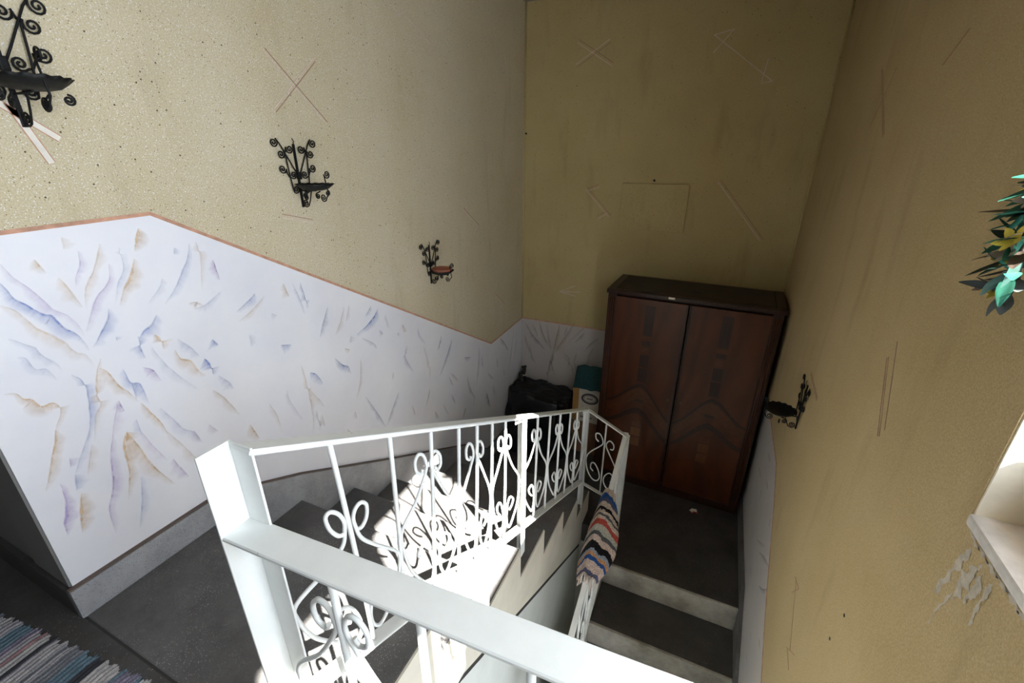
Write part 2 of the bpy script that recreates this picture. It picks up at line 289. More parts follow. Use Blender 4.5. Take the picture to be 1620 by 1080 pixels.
STROKES_LEFT=[(M,0.5,1,[(0.136,1.009),(0.146,0.976),(0.159,0.954),(0.173,0.928),(0.183,0.906),(0.194,0.88),(0.214,0.859),(0.228,0.827),(0.233,0.791)]),
(B,0.9,1.2,[(0.121,0.966),(0.128,0.948),(0.134,0.925),(0.151,0.904),(0.171,0.875),(0.187,0.864),(0.2,0.827),(0.217,0.806),(0.226,0.781),(0.231,0.75)]),
(O,0.5,1,[(0.105,0.917),(0.123,0.901),(0.135,0.878),(0.149,0.845),(0.171,0.819),(0.189,0.791),(0.202,0.758),(0.221,0.741),(0.229,0.702)]),
(G,0.5,1,[(0.095,0.836),(0.115,0.814),(0.131,0.799),(0.136,0.782),(0.145,0.763),(0.157,0.745),(0.163,0.718)]),
(G,0.5,0.8,[(0.095,0.787),(0.108,0.778),(0.116,0.745),(0.135,0.736),(0.146,0.7)]),
(O,0.8,1.1,[(0.047,0.708),(0.064,0.7),(0.074,0.682),(0.088,0.672),(0.097,0.648),(0.118,0.646),(0.128,0.634),(0.126,0.612),(0.108,0.583),(0.09,0.539)]),
(B,0.7,1.1,[(0.176,0.702),(0.192,0.675),(0.191,0.639),(0.181,0.589),(0.17,0.546),(0.15,0.501)]),
(O,0.6,1,[(0.195,1.008),(0.201,0.993),(0.207,0.97)]),
(O,0.5,0.9,[(0.225,0.955),(0.236,0.932),(0.244,0.898),(0.252,0.868)]),
(M,0.5,0.9,[(0.283,1.013),(0.275,0.978),(0.26,0.952),(0.252,0.925)]),
(O,0.5,0.9,[(0.334,1.025),(0.323,1.003),(0.301,0.961),(0.276,0.928),(0.263,0.898),(0.254,0.859)]),
(M,0.6,1,[(0.337,0.968),(0.325,0.925),(0.29,0.891),(0.274,0.871),(0.257,0.839),(0.237,0.802)]),
(B,0.7,1,[(0.303,0.85),(0.292,0.822),(0.272,0.796),(0.256,0.776),(0.24,0.756)]),
(O,0.9,1.6,[(0.434,1.052),(0.421,1.029),(0.407,0.989)]),
(O,0.8,1.2,[(0.399,0.971),(0.379,0.931),(0.352,0.894),(0.329,0.849)]),
(G,0.4,0.9,[(0.372,1.007),(0.369,0.952),(0.345,0.914),(0.321,0.858)]),
(B,0.6,1,[(0.558,0.989),(0.544,0.95),(0.507,0.896),(0.476,0.855),(0.442,0.822)]),
(B,0.8,1.3,[(0.411,0.797),(0.392,0.775),(0.368,0.763),(0.348,0.742)]),
(B,0.7,1,[(0.347,0.749),(0.346,0.715),(0.35,0.678)]),
(O,0.9,1.4,[(0.392,0.74),(0.402,0.722),(0.401,0.686)]),
(B,1,1.7,[(0.51,0.611),(0.522,0.586),(0.522,0.54)]),
(B,0.8,1.2,[(0.551,0.667),(0.566,0.637)]),
(B,0.7,1.1,[(0.738,0.778),(0.712,0.761),(0.654,0.733)]),
(M,0.7,1.1,[(0.621,0.925),(0.624,0.892),(0.626,0.854)]),
(M,0.7,1.2,[(0.335,0.655),(0.359,0.634),(0.369,0.591)]),
(O,0.7,1.1,[(0.433,0.673),(0.441,0.64),(0.467,0.621),(0.483,0.574),(0.499,0.551)]),
(O,0.7,1.1,[(0.237,0.695),(0.252,0.674),(0.265,0.627),(0.283,0.592),(0.295,0.556)]),
(O,0.8,1.1,[(0.3,0.55),(0.314,0.516),(0.331,0.466),(0.342,0.411)]),
(B,0.7,1,[(0.288,0.669),(0.294,0.623),(0.315,0.606),(0.319,0.536)]),
(B,0.5,0.9,[(0.294,0.623),(0.292,0.565)]),
(M,0.7,1,[(0.252,0.583),(0.255,0.544)]),
(O,0.6,0.9,[(0.245,0.721),(0.226,0.683),(0.21,0.636),(0.21,0.594),(0.188,0.564),(0.165,0.491)]),
(O,0.9,1.5,[(0.242,0.48),(0.23,0.449)]),
(B,0.5,0.9,[(0.275,0.506),(0.276,0.447)]),
(B,0.4,1,[(0.343,0.508),(0.363,0.464),(0.388,0.404),(0.415,0.374),(0.431,0.32)]),
(O,0.6,1,[(0.509,0.491),(0.54,0.441),(0.577,0.352)]),
(O,0.7,1.1,[(0.603,0.294),(0.626,0.216)]),
(M,0.5,1,[(0.464,0.376),(0.489,0.334)]),
(G,0.5,1,[(0.448,0.705),(0.478,0.664),(0.499,0.624)]),
(B,0.5,1,[(0.539,0.532),(0.569,0.492),(0.578,0.461)]),
(O,0.5,1,[(0.509,0.807),(0.536,0.803),(0.519,0.793)]),
(O,0.4,0.9,[(0.582,0.992),(0.581,0.936),(0.558,0.834)]),
(B,0.6,0.8,[(0.514,0.983),(0.506,0.964)]),
(G,0.4,0.9,[(0.455,0.901),(0.442,0.877),(0.397,0.835)]),
(B,0.4,1,[(0.62,0.817),(0.56,0.788),(0.524,0.784)]),
(O,0.35,1,[(0.26,1.053),(0.256,1.021)]),
(B,0.5,0.8,[(0.297,0.767),(0.296,0.755)]),
(G,0.4,1,[(0.373,0.705),(0.393,0.645),(0.427,0.576),(0.467,0.516)]),
(M,0.4,1,[(0.245,0.576),(0.223,0.529),(0.204,0.481)]),
(O,0.4,1,[(0.774,0.76),(0.71,0.72),(0.654,0.696)]),
(G,0.35,1,[(0.681,0.636),(0.678,0.586)]),
(O,0.6,1,[(0.866,0.784),(0.872,0.751),(0.88,0.725)]),
(B,0.8,1,[(0.942,0.769),(0.952,0.705),(0.951,0.655)]),
(B,0.5,0.8,[(0.905,0.774),(0.927,0.704),(0.937,0.634)]),
(B,0.7,1.2,[(1.057,0.632),(1.016,0.565),(0.989,0.511)]),
(B,0.9,1.5,[(1.369,0.53),(1.335,0.499),(1.274,0.468),(1.203,0.448)]),
(B,0.7,1,[(1.324,0.558),(1.276,0.518)]),
(B,0.8,1.6,[(0.799,0.549),(0.847,0.533)]),
(B,0.9,1.4,[(1.054,0.386),(1.093,0.335),(1.126,0.311),(1.13,0.267)]),
(B,0.8,1.3,[(0.908,0.378),(0.94,0.354),(0.966,0.294)]),
(O,0.6,1,[(0.873,0.43),(0.88,0.372),(0.881,0.277),(0.878,0.161),(0.864,0.098)]),
(B,0.7,1.2,[(1.365,0.416),(1.391,0.386)]),
(O,0.6,1.2,[(1.119,0.409),(1.153,0.391)]),
(O,0.7,1,[(1.553,0.385),(1.579,0.33)]),
(B,0.5,1,[(1.238,0.42),(1.312,0.361),(1.334,0.32)]),
(G,0.5,1,[(1.166,0.456),(1.153,0.421)]),
(O,0.5,1,[(1.206,0.318),(1.186,0.209),(1.143,0.121)]),
(B,0.7,1.1,[(1.21,0.104),(1.253,0.017),(1.299,-0.08),(1.328,-0.153)]),
(B,0.6,1,[(1.462,0.005),(1.4,-0.062),(1.328,-0.153)]),
(G,0.4,1,[(0.783,0.355),(0.789,0.297),(0.833,0.177)]),
(B,0.6,0.9,[(0.906,0.191),(0.906,0.083)]),
(O,0.5,0.9,[(0.931,0.151),(0.935,0.087)]),
(O,0.4,1,[(0.883,0.314),(0.931,0.232),(0.954,0.179)]),
(B,0.8,1.1,[(1.92,0.183),(1.866,0.097)]),
(B,0.9,1.2,[(2.042,0.118),(1.973,0.026),(1.869,-0.084)]),
(B,0.6,1,[(1.568,0.251),(1.55,0.186),(1.616,0.059)]),
(O,0.6,1,[(1.755,-0.114),(1.7,-0.225)]),
(M,0.6,1,[(2.409,-0.072),(2.384,-0.255),(2.345,-0.403)]),
(B,0.7,1.3,[(2.193,-0.082),(2.288,-0.118)]),
(K,0.8,1.1,[(2.223,-0.247),(2.258,-0.36),(2.326,-0.478)]),
(K,0.9,1.2,[(2.516,-0.523),(2.579,-0.701)]),
(K,0.7,1.1,[(2.715,-0.294),(2.731,-0.408)]),
(K,0.8,1.3,[(2.772,-0.142),(2.864,-0.229),(2.942,-0.332)]),
(M,0.6,1,[(1.982,-0.136),(2.035,-0.236)]),
(B,0.7,1.1,[(2.006,-0.282),(2.049,-0.382)]),
(O,0.8,1.1,[(2.177,-0.484),(2.13,-0.557)]),
(O,0.5,1,[(1.57,-0.141),(1.597,-0.224)]),
(O,0.6,1,[(1.799,-0.308),(1.837,-0.389)]),
(M,0.4,1,[(1.893,-0.3),(1.955,-0.425)]),
(K,0.6,1,[(2.843,-0.458),(2.862,-0.542)]),
(B,0.5,0.8,[(1.432,0.142),(1.417,0.101)]),
(O,0.4,0.9,[(1.73,0.189),(1.765,0.058),(1.762,-0.062)]),
(O,0.45,0.9,[(1.15,0.605),(1.114,0.541),(1.074,0.489)]),
(G,0.4,1,[(1.422,0.483),(1.44,0.401)]),
(M,0.4,1,[(1.181,0.605),(1.148,0.53)]),
(O,0.5,1,[(2.008,-0.118),(2.102,-0.222)]),
(B,0.5,1,[(1.514,0.353),(1.496,0.342)]),
(B,0.5,0.9,[(1.688,0.316),(1.7,0.263),(1.751,0.194)]),
(G,0.4,1,[(0.787,0.685),(0.809,0.67)]),
(O,0.4,1,[(0.697,0.337),(0.718,0.271),(0.725,0.183)]),
(O,0.5,1,[(1.06,-0.004),(1.086,-0.043)]),
(B,0.5,1,[(1.126,0.064),(1.131,0.016)]),
(M,0.5,1,[(2.539,-0.358),(2.657,-0.474)]),
(O,0.5,0.9,[(3.042,-0.149),(2.983,-0.367),(2.922,-0.531)]),
(K,0.6,1,[(3.106,-0.246),(3.046,-0.469)]),
(K,0.5,0.9,[(2.638,-0.51),(2.671,-0.637)]),
(O,0.4,1,[(2.312,-0.454),(2.291,-0.545)]),
(K,0.5,1,[(2.45,-0.169),(2.476,-0.296)]),
(O,0.8,1.1,[(0.102,0.572),(0.089,0.536),(0.065,0.484),(0.036,0.42)]),
(M,0.9,1.2,[(0.066,0.421),(0.06,0.361),(0.04,0.303),(0.036,0.264)]),
(O,0.9,1.2,[(0.096,0.365),(0.076,0.306),(0.064,0.248)]),
(M,0.7,1,[(0.208,0.491),(0.184,0.425),(0.164,0.337),(0.136,0.272),(0.129,0.186)]),
(O,0.8,1.1,[(0.242,0.483),(0.221,0.442),(0.211,0.354),(0.184,0.268)]),
(O,0.7,1.1,[(0.241,0.479),(0.257,0.427),(0.27,0.356),(0.292,0.286),(0.314,0.231)]),
(B,0.5,1,[(0.234,0.32),(0.213,0.235),(0.184,0.155)]),
(O,0.4,1,[(0.339,0.428),(0.378,0.33),(0.41,0.239)]),
(M,0.6,1,[(0.331,0.323),(0.358,0.227)]),
(B,0.6,0.9,[(0.101,0.427),(0.089,0.379)]),
(O,0.4,0.9,[(0.158,0.491),(0.123,0.41)]),
(M,0.5,0.9,[(0.104,0.48),(0.098,0.452)]),
(M,0.4,1,[(0.275,0.467),(0.294,0.394),(0.317,0.324)]),
(B,0.4,0.9,[(0.165,0.533),(0.123,0.466),(0.101,0.427)]),
(M,0.4,1,[(0.415,0.382),(0.425,0.328)]),
]
STROKES_BACK=[(K,0.9,1.3,[(0.044,-0.157),(0.107,-0.255),(0.181,-0.327),(0.243,-0.389)]),
(O,0.8,1.1,[(0.175,-0.113),(0.214,-0.236),(0.29,-0.368)]),
(K,0.7,1,[(0.246,-0.137),(0.274,-0.274),(0.303,-0.39)]),
(O,0.8,1.1,[(0.493,-0.075),(0.433,-0.2),(0.359,-0.331),(0.315,-0.412)]),
(O,0.7,1,[(0.613,-0.079),(0.542,-0.158),(0.438,-0.293)]),
(K,0.8,1.2,[(0.596,-0.149),(0.546,-0.215),(0.504,-0.269)]),
(O,0.9,1.2,[(0.361,-0.119),(0.333,-0.264),(0.308,-0.413)]),
(K,0.7,1.1,[(0.718,-0.186),(0.647,-0.255),(0.598,-0.334)]),
(K,0.8,1.1,[(0.304,-0.414),(0.274,-0.569),(0.278,-0.696)]),
(O,0.8,1,[(0.314,-0.387),(0.307,-0.512),(0.348,-0.63)]),
(K,0.6,1,[(0.084,-0.356),(0.112,-0.475),(0.15,-0.544)]),
(O,0.5,1,[(0.421,-0.416),(0.495,-0.499),(0.523,-0.592)]),
(K,0.6,1,[(0.531,-0.347),(0.515,-0.446),(0.553,-0.511)]),
(O,0.6,1,[(0.034,-0.267),(0.086,-0.43)]),
(K,0.6,1,[(0.396,-0.372),(0.468,-0.431),(0.45,-0.533)]),
(K,0.5,1,[(0.645,-0.373),(0.619,-0.474)]),
(O,0.5,1,[(0.681,-0.272),(0.625,-0.4)]),
(K,0.6,1.1,[(0.429,-0.131),(0.4,-0.229)]),
(O,0.6,1,[(0.116,-0.157),(0.167,-0.268)]),
]
STROKES_RIGHT=[(K,0.7,1.1,[(1.889,-0.725),(1.76,-0.632),(1.621,-0.557)]),
(K,0.8,1.2,[(1.7,-0.767),(1.616,-0.698),(1.537,-0.608)]),
(O,0.7,1,[(2.176,-0.457),(2.077,-0.453)]),
(M,0.7,1,[(1.852,-0.458),(1.82,-0.497)]),
(M,0.6,1,[(2.346,-0.375),(2.204,-0.35)]),
(O,0.6,1,[(2.16,-0.809),(2.12,-0.852)]),
(K,0.5,1,[(2.026,-0.763),(1.792,-0.593)]),
(O,0.7,1,[(1.527,-0.638),(1.462,-0.645)]),
(M,0.5,1,[(1.591,-0.972),(1.548,-0.991)]),
(O,0.5,1,[(1.45,-0.822),(1.378,-0.811)]),
(B,0.5,1,[(2.236,-0.578),(2.211,-0.654)]),
(O,0.5,1,[(2.006,-0.943),(1.878,-0.927)]),
(K,0.4,1,[(1.571,-1.102),(1.499,-1.079)]),
(M,0.5,1,[(2.493,-0.592),(2.332,-0.555)]),
]
def veins(name, strokes, plane, val, sgn, parent, seed=1):
    """brush strokes of the faux marble: crisp on one edge, feathered away on the other"""
    rnd = random.Random(seed)
    bm = bmesh.new(); cl = bm.loops.layers.float_color.new('col')
    for i, (c, al, w, pts) in enumerate(strokes):
        q = catmull([(a, b, 0) for a, b in pts], 7)
        L = len(q); off = 0.0006 + i * 0.000004
        side = None; rows = []
        W = 0.029 * w * rnd.uniform(0.8, 1.3)
        s = 1 if rnd.random() < 0.5 else -1
        for k, p in enumerate(q):
            t = (q[min(k + 1, L - 1)] - q[max(k - 1, 0)]).normalized()
            nv = Vector((-t.y, t.x, 0)) * s
            if nv.y > 0.0: nv = -nv
            f = k / (L - 1); env = (math.sin(math.pi * min(1, 0.10 + f * 0.9))) ** 0.6
            if rnd.random() < 0.2: env *= 0.75
            jit = 0.0015 * noise.noise((p.x * 60, p.y * 60, i * 3.1))
            wd = W * (0.06 + 0.94 * math.sin(math.pi * min(1, f * 0.97 + 0.015)) ** 0.8) * (0.75 + 0.5 * noise.noise((f * 6, i * 1.7, 0)))
            row = []
            for d, a in ((-0.06, 0.0), (0.07, 0.85), (0.26, 0.44), (1.15, 0.0)):
                pp = p + nv * (wd * d + jit)
                xyz = (val + sgn * off, pp.x, pp.y) if plane == 'x' else (pp.x, val + sgn * off, pp.y)
                row.append((bm.verts.new(xyz), a * al * max(env, 0.12)))
            rows.append(row)
        for k in range(L - 1):
            for j in range(3):
                f = bm.faces.new((rows[k][j][0], rows[k][j + 1][0], rows[k + 1][j + 1][0], rows[k + 1][j][0]))
                vals = (rows[k][j][1], rows[k][j + 1][1], rows[k + 1][j + 1][1], rows[k + 1][j][1])
                for lp, a in zip(f.loops, vals): lp[cl] = (*c, min(1, a * 0.95))
    me = D.meshes.new(name); bm.to_mesh(me); bm.free()
    o = link(name, me, M_STROKE, parent); o['kind'] = 'stuff'
    return o

# ================================================================ SETTING
XR, YB, ZC = 1.989, 3.223, 2.252
XS = 0.953                         # open side of the upper flight
ZL = -1.19                         # lower landing
ZBOT = -3.20
YN = [0.42, 0.731, 1.03, 1.335, 1.664, 1.980, 2.300]     # nosings of the upper flight
ZN = [0.0, -0.171, -0.334, -0.503, -0.668, -0.830, -1.015]
XL = 1.178                         # inner edge of the lower flight
YM, TR, RI = 1.896, 0.3105, 0.17

# left wall: plaster above, white dado below a kinked line
DK = [(0.0, 1.072), (0.475, 1.088), (2.61, -0.133), (YB, -0.112)]
bm = bmesh.new()
add_prism(bm, [(0, ZC), (YB, ZC)] + [DK[3], DK[2], DK[1], DK[0]], 'x', -0.2, 0.0, 0)
add_prism(bm, [DK[0], DK[1], DK[2], DK[3], (YB, -1.4), (0, -1.4)], 'x', -0.2, 0.0, 1)
wall_left = struct(from_bm('wall_left', bm, [M_PLASTER, M_DADO]))
veins('painted_vein', STROKES_LEFT, 'x', 0.0, 1, wall_left, 3)
# terracotta line along the top of the dado
bm = bmesh.new()
for a, b in zip(DK[:-1], DK[1:]): bar(bm, (0.0008, a[0], a[1]), (0.0008, b[0], b[1]), 0.010, 0.002, Vector((1, 0, 0)).cross(Vector((0, b[0] - a[0], b[1] - a[1]))))
struct(from_bm('trim_1', bm, M_STRIPE))
# back wall
bm = bmesh.new()
add_prism(bm, [(0, ZC), (XR, ZC), (XR, -0.11), (0, -0.11)], 'y', YB, YB + 0.2, 0)
add_prism(bm, [(0, -0.11), (XR, -0.11), (XR, -1.4), (0, -1.4)], 'y', YB, YB + 0.2, 1)
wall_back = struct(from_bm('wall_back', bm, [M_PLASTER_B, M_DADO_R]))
veins('painted_vein', STROKES_BACK, 'y', YB, -1, wall_back, 5)
struct(box('trim_2', (0.0, YB - 0.002, -0.115), (XR, YB, -0.105), M_STRIPE))
# plaster rolls in the two back corners and the patch over an old box
tube('corner_bead', [(0.004, YB - 0.004, -0.10), (0.004, YB - 0.004, ZC)], 0.009, M_PLASTER_B, wall_back, 8)
tube('corner_bead', [(XR - 0.004, YB - 0.004, -1.1), (XR - 0.004, YB - 0.004, ZC)], 0.009, M_PLASTER_B, wall_back, 8)
pb = box('covered_junction_box', (0.80, YB - 0.014, 0.735), (1.27, YB, 1.065), M_PLASTER_B, wall_back, bev=0.004)
nail = tube('nail', [(1.025, YB + 0.01, 1.085), (1.025, YB - 0.02, 1.09)], 0.007, M_DARK, wall_back)
tube('nail', [(0.02, YB + 0.01, 1.407), (0.02, YB - 0.02, 1.409)], 0.006, M_DARK, wall_back)
# right wall with the window opening (y -0.93..0.569, z 0.66..1.80)
WY0, WY1, WZ0, WZ1 = -0.93, 0.569, 0.665, 1.755
RD = [(YB, -0.245), (2.05, -0.262), (1.853, -0.385), (1.515, -0.655), (1.232, -0.83), (0.2, -1.46), (-0.6, -1.95)]
bm = bmesh.new()
add_prism(bm, [(WY1, ZC), (YB, ZC)] + RD[:5] + [(WY1, -1.2348)], 'x', XR, XR + 0.3, 0)
add_prism(bm, [(WY0, WZ1), (WY0, ZC), (WY1, ZC), (WY1, WZ1)], 'x', XR, XR + 0.3, 0)
QY0, QY1, QZ0, QZ1 = -0.90, 0.35, -1.75, -0.45       # lower stairwell window, beneath the frame
add_prism(bm, [(WY0, WZ0), (WY1, WZ0), (WY1, -1.2348), (QY1, -1.2348), (QY1, QZ1), (WY0, QZ1)], 'x', XR, XR + 0.3, 0)
add_prism(bm, [(-2.0, ZC), (WY0, ZC), (WY0, QZ1), (-2.0, QZ1)], 'x', XR, XR + 0.3, 0)
add_prism(bm, [(-2.0, QZ1), (QY0, QZ1), (QY0, QZ0), (-2.0, QZ0)], 'x', XR, XR + 0.3, 1)
add_prism(bm, [(QY1, -1.2348), (WY1, -1.2348), (WY1, QZ0), (QY1, QZ0)], 'x', XR, XR + 0.3, 1)
add_prism(bm, RD[:5] + [(WY1, -1.2348), (WY1, QZ0), (-2.0, QZ0), (-2.0, ZBOT), (YB, ZBOT)], 'x', XR, XR + 0.3, 1)
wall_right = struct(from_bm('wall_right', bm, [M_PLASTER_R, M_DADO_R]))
veins('painted_vein', STROKES_RIGHT, 'x', XR, -1, wall_right, 9)
bm = bmesh.new()
for a, b in zip(RD[:4], RD[1:5]): bar(bm, (XR - 0.0008, a[0], a[1]), (XR - 0.0008, b[0], b[1]), 0.007, 0.002, Vector((1, 0, 0)).cross(Vector((0, b[0] - a[0], b[1] - a[1]))))
struct(from_bm('trim_3', bm, M_STRIPE))
# window: sill, reveals, brown frame, two casements with a mullion, glass
win = struct(thing('window_1', 'w', 'w')); del win['label']; del win['category']
box('window_sill', (XR - 0.004, WY0, WZ0 - 0.005), (XR + 0.30, WY1 - 0.001, WZ0 + 0.018), M_SILL, win, bev=0.006)
box('window_reveal', (XR + 0.003, WY1 - 0.004, WZ0 + 0.016), (XR + 0.30, WY1 + 0.001, WZ1), M_REVEAL, win)
box('window_reveal', (XR + 0.003, WY0 - 0.001, WZ0 + 0.016), (XR + 0.30, WY0 + 0.004, WZ1), M_REVEAL, win)
FX0, FX1 = XR + 0.085, XR + 0.13
def wframe(y0, y1, z0, z1, t, name, mat):
    bm = bmesh.new()
    add_box(bm, (FX0, y0, z0), (FX1, y0 + t, z1)); add_box(bm, (FX0, y1 - t, z0), (FX1, y1, z1))
    add_box(bm, (FX0, y0 + t, z0), (FX1, y1 - t, z0 + t)); add_box(bm, (FX0, y0 + t, z1 - t), (FX1, y1 - t, z1))
    return from_bm(name, bm, mat, win)
ZF0 = WZ0 + 0.018
wframe(WY0 + 0.004, WY1 - 0.004, ZF0, WZ1, 0.035, 'window_frame', M_FRAME)
box('mullion', (FX0 - 0.01, -0.50, ZF0 + 0.03), (FX1, -0.32, WZ1 - 0.03), M_FRAME, win, bev=0.006)
box('pane', (FX0 + 0.02, -0.325, ZF0 + 0.03), (FX0 + 0.025, WY1 - 0.035, WZ1 - 0.03), M_GLASS, win)
box('pane', (FX0 + 0.02, WY0 + 0.035, ZF0 + 0.03), (FX0 + 0.025, -0.495, WZ1 - 0.03), M_GLASS, win)

box('sash_rail', (FX0 - 0.006, -0.14, ZF0 + 0.034), (FX1 + 0.004, WY1 - 0.039, 0.862), M_FRAME, win, bev=0.004)
win2 = struct(thing('window_2', 'w', 'w')); del win2['label']; del win2['category']
bm = bmesh.new()
for y0, y1 in ((QY0 + 0.004, -0.275), (-0.275, QY1 - 0.004)):
    add_box(bm, (FX0, y0, QZ0 + 0.02), (FX1, y0 + 0.05, QZ1)); add_box(bm, (FX0, y1 - 0.05, QZ0 + 0.02), (FX1, y1, QZ1))
    add_box(bm, (FX0, y0 + 0.05, QZ0 + 0.02), (FX1, y1 - 0.05, QZ0 + 0.07)); add_box(bm, (FX0, y0 + 0.05, QZ1 - 0.05), (FX1, y1 - 0.05, QZ1))
from_bm('window_frame', bm, M_FRAME, win2)
for y0, y1 in ((QY0 + 0.05, -0.32), (-0.23, QY1 - 0.05)): box('pane', (FX0 + 0.02, y0, QZ0 + 0.065), (FX0 + 0.025, y1, QZ1 - 0.045), M_GLASS, win2)
box('window_sill', (XR - 0.004, QY0, QZ0 - 0.005), (XR + 0.30, QY1 - 0.001, QZ0 + 0.018), M_SILL, win2, bev=0.006)

# hall around the viewer
struct(box('wall_recess', (-1.6, 0.0, -0.15), (-0.2, 0.2, ZC), M_GREY))
box('return_face', (-0.2, -0.006, 0.105), (-0.006, 0.0, ZC), M_GREY, wall_left)
struct(box('wall_hall_left', (-1.8, -2.0, -0.15), (-1.6, 0.2, ZC), M_GREY))
struct(box('wall_hall_back', (-1.8, -2.2, ZBOT), (XR + 0.3, -2.0, ZC), M_GREY))
struct(box('ceiling', (-1.8, -2.2, ZC), (XR + 0.3, YB + 0.2, ZC + 0.15), M_CEIL))
struct(prism('floor', [(-1.6, -2.0), (XR, -2.0), (XR, 0.03), (XS - 0.012, 0.03), (XS - 0.012, -0.012), (-1.6, -0.012)], 'z', -0.2, 0.0, M_HALL))
struct(box('floor_joint', (-0.02, -0.0125, -0.1), (XS - 0.012, -0.0055, -0.0015), M_JOINT)); D.objects['floor_joint'].name = 'trim_4'
struct(box('baseboard_recess', (-1.6, -0.016, 0.0), (-0.002, -0.0005, 0.10), M_HALL))
# skirting of the left wall: level on the landing, then down the flight
SKT = [(-0.014, 0.101), (0.43, 0.100), (0.762, -0.055), (1.32, -0.360), (2.148, -0.80), (2.50, -1.07), (YB, -1.08)]
SKB = [(YB, -1.21), (2.30, -1.21), (0.42, -0.25), (-0.014, -0.25)]
bl = struct(prism('baseboard_left', SKT + SKB, 'x', 0.0005, 0.016, M_SKIRT))
bm = bmesh.new()
for a, b in zip(SKT[:-1], SKT[1:]): bar(bm, (0.006, a[0], a[1] + 0.003), (0.006, b[0], b[1] + 0.003), 0.006, 0.0125, Vector((1, 0, 0)).cross(Vector((0, b[0] - a[0], b[1] - a[1]))))
from_bm('dark_top_line', bm, M_SKLINE, bl)
struct(box('baseboard_back', (0.016, YB - 0.016, ZL), (XR, YB - 0.0005, ZL + 0.11), M_SKIRT))
# right skirting, dark
n0 = YM
SR = [(YB, ZL + 0.10), (n0 + 0.08, ZL + 0.10), (n0 - 11 * TR, ZL - 11 * RI + 0.13)]
struct(prism('baseboard_right', SR + [(n0 - 11 * TR, ZL - 11 * RI - 0.3), (n0, ZL - 0.3), (YB, ZL - 0.1)], 'x', XR - 0.018, XR - 0.0005, M_TREAD))

# ================================================================ UPPER FLIGHT
uf = thing('upper_staircase', 'w', 'w'); del uf['label']; del uf['category']; struct(uf)
ys = [-0.006] + YN
for k in range(7):
    bm = bmesh.new(); add_box(bm, (0.0165, ys[k], ZN[k] - 0.19), (XS - 0.006, ys[k + 1], ZN[k]), 0, 0.004)
    from_bm('step', bm, M_TREAD, uf)
side = [(0.032, -0.002)]
for k in range(7):
    side.append((ys[k + 1], ZN[k] - 0.002))
    side.append((ys[k + 1], (ZN[k + 1] if k < 6 else ZL) - 0.002))
side += [(2.36, ZL - 0.002), (2.36, -1.49), (0.535, -0.425), (0.032, -0.36)]
prism('stringer', side, 'x', 0.9428, XS, M_SIDE, uf)
# closing wall beneath, a dark strip above it standing in for the joint's shade
struct(prism('wall_understair', [(-2.0, -0.458), (0.51, -0.458), (2.15, -1.414), (2.15, ZBOT), (-2.0, ZBOT)], 'x', 0.80, 0.943, M_PANEL))
struct(prism('joint_shade_strip', [(-2.0, -0.30), (0.40, -0.30), (2.15, -1.30), (2.15, -1.4135), (0.51, -0.4575), (-2.0, -0.4575)], 'x', 0.91, 0.9425, M_DARK))
struct(prism('soffit', [(0.03, -0.30), (0.42, -0.30), (2.30, -1.33), (2.30, -1.37), (0.42, -0.36), (0.03, -0.36)], 'x', 0.0, 0.905, M_DARK))
# ================================================================ LOWER LANDING AND FLIGHT
struct(prism('lower_landing', [(0, 2.301), (XS + 0.002, 2.301), (XS + 0.002, 2.15), (XL, 2.15), (XL, YM), (XR - 0.0, YM), (XR, YB), (0, YB)], 'z', ZL - 0.16, ZL, M_HALL))
lf = thing('lower_staircase', 'w', 'w'); del lf['label']; del lf['category']; struct(lf)
for k in range(11):
    y1 = YM - k * TR; z = ZL - (k + 1) * RI
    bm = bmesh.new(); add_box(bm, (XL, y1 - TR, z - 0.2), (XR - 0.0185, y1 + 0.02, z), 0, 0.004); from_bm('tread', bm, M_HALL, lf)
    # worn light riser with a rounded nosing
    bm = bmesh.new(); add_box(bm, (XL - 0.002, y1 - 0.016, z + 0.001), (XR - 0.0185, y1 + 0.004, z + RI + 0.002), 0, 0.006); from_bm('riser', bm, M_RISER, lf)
prism('stringer', [(YM, ZL - 0.01), (YM, ZL - 0.3), (YM - 11 * TR, ZL - 11 * RI - 0.3), (YM - 11 * TR, ZL - 11 * RI - 0.16)], 'x', XL - 0.02, XL - 0.001, M_RISER, lf)
struct(box('floor_ground', (0.9, -2.0, ZBOT), (XR, YB, ZBOT + 0.02), M_HALL)); D.objects['floor_ground'].name = 'floor'
struct(box('wall_cellar_back', (0.9, 2.15, ZBOT), (XR, 2.3, ZL - 0.16), M_PANEL))

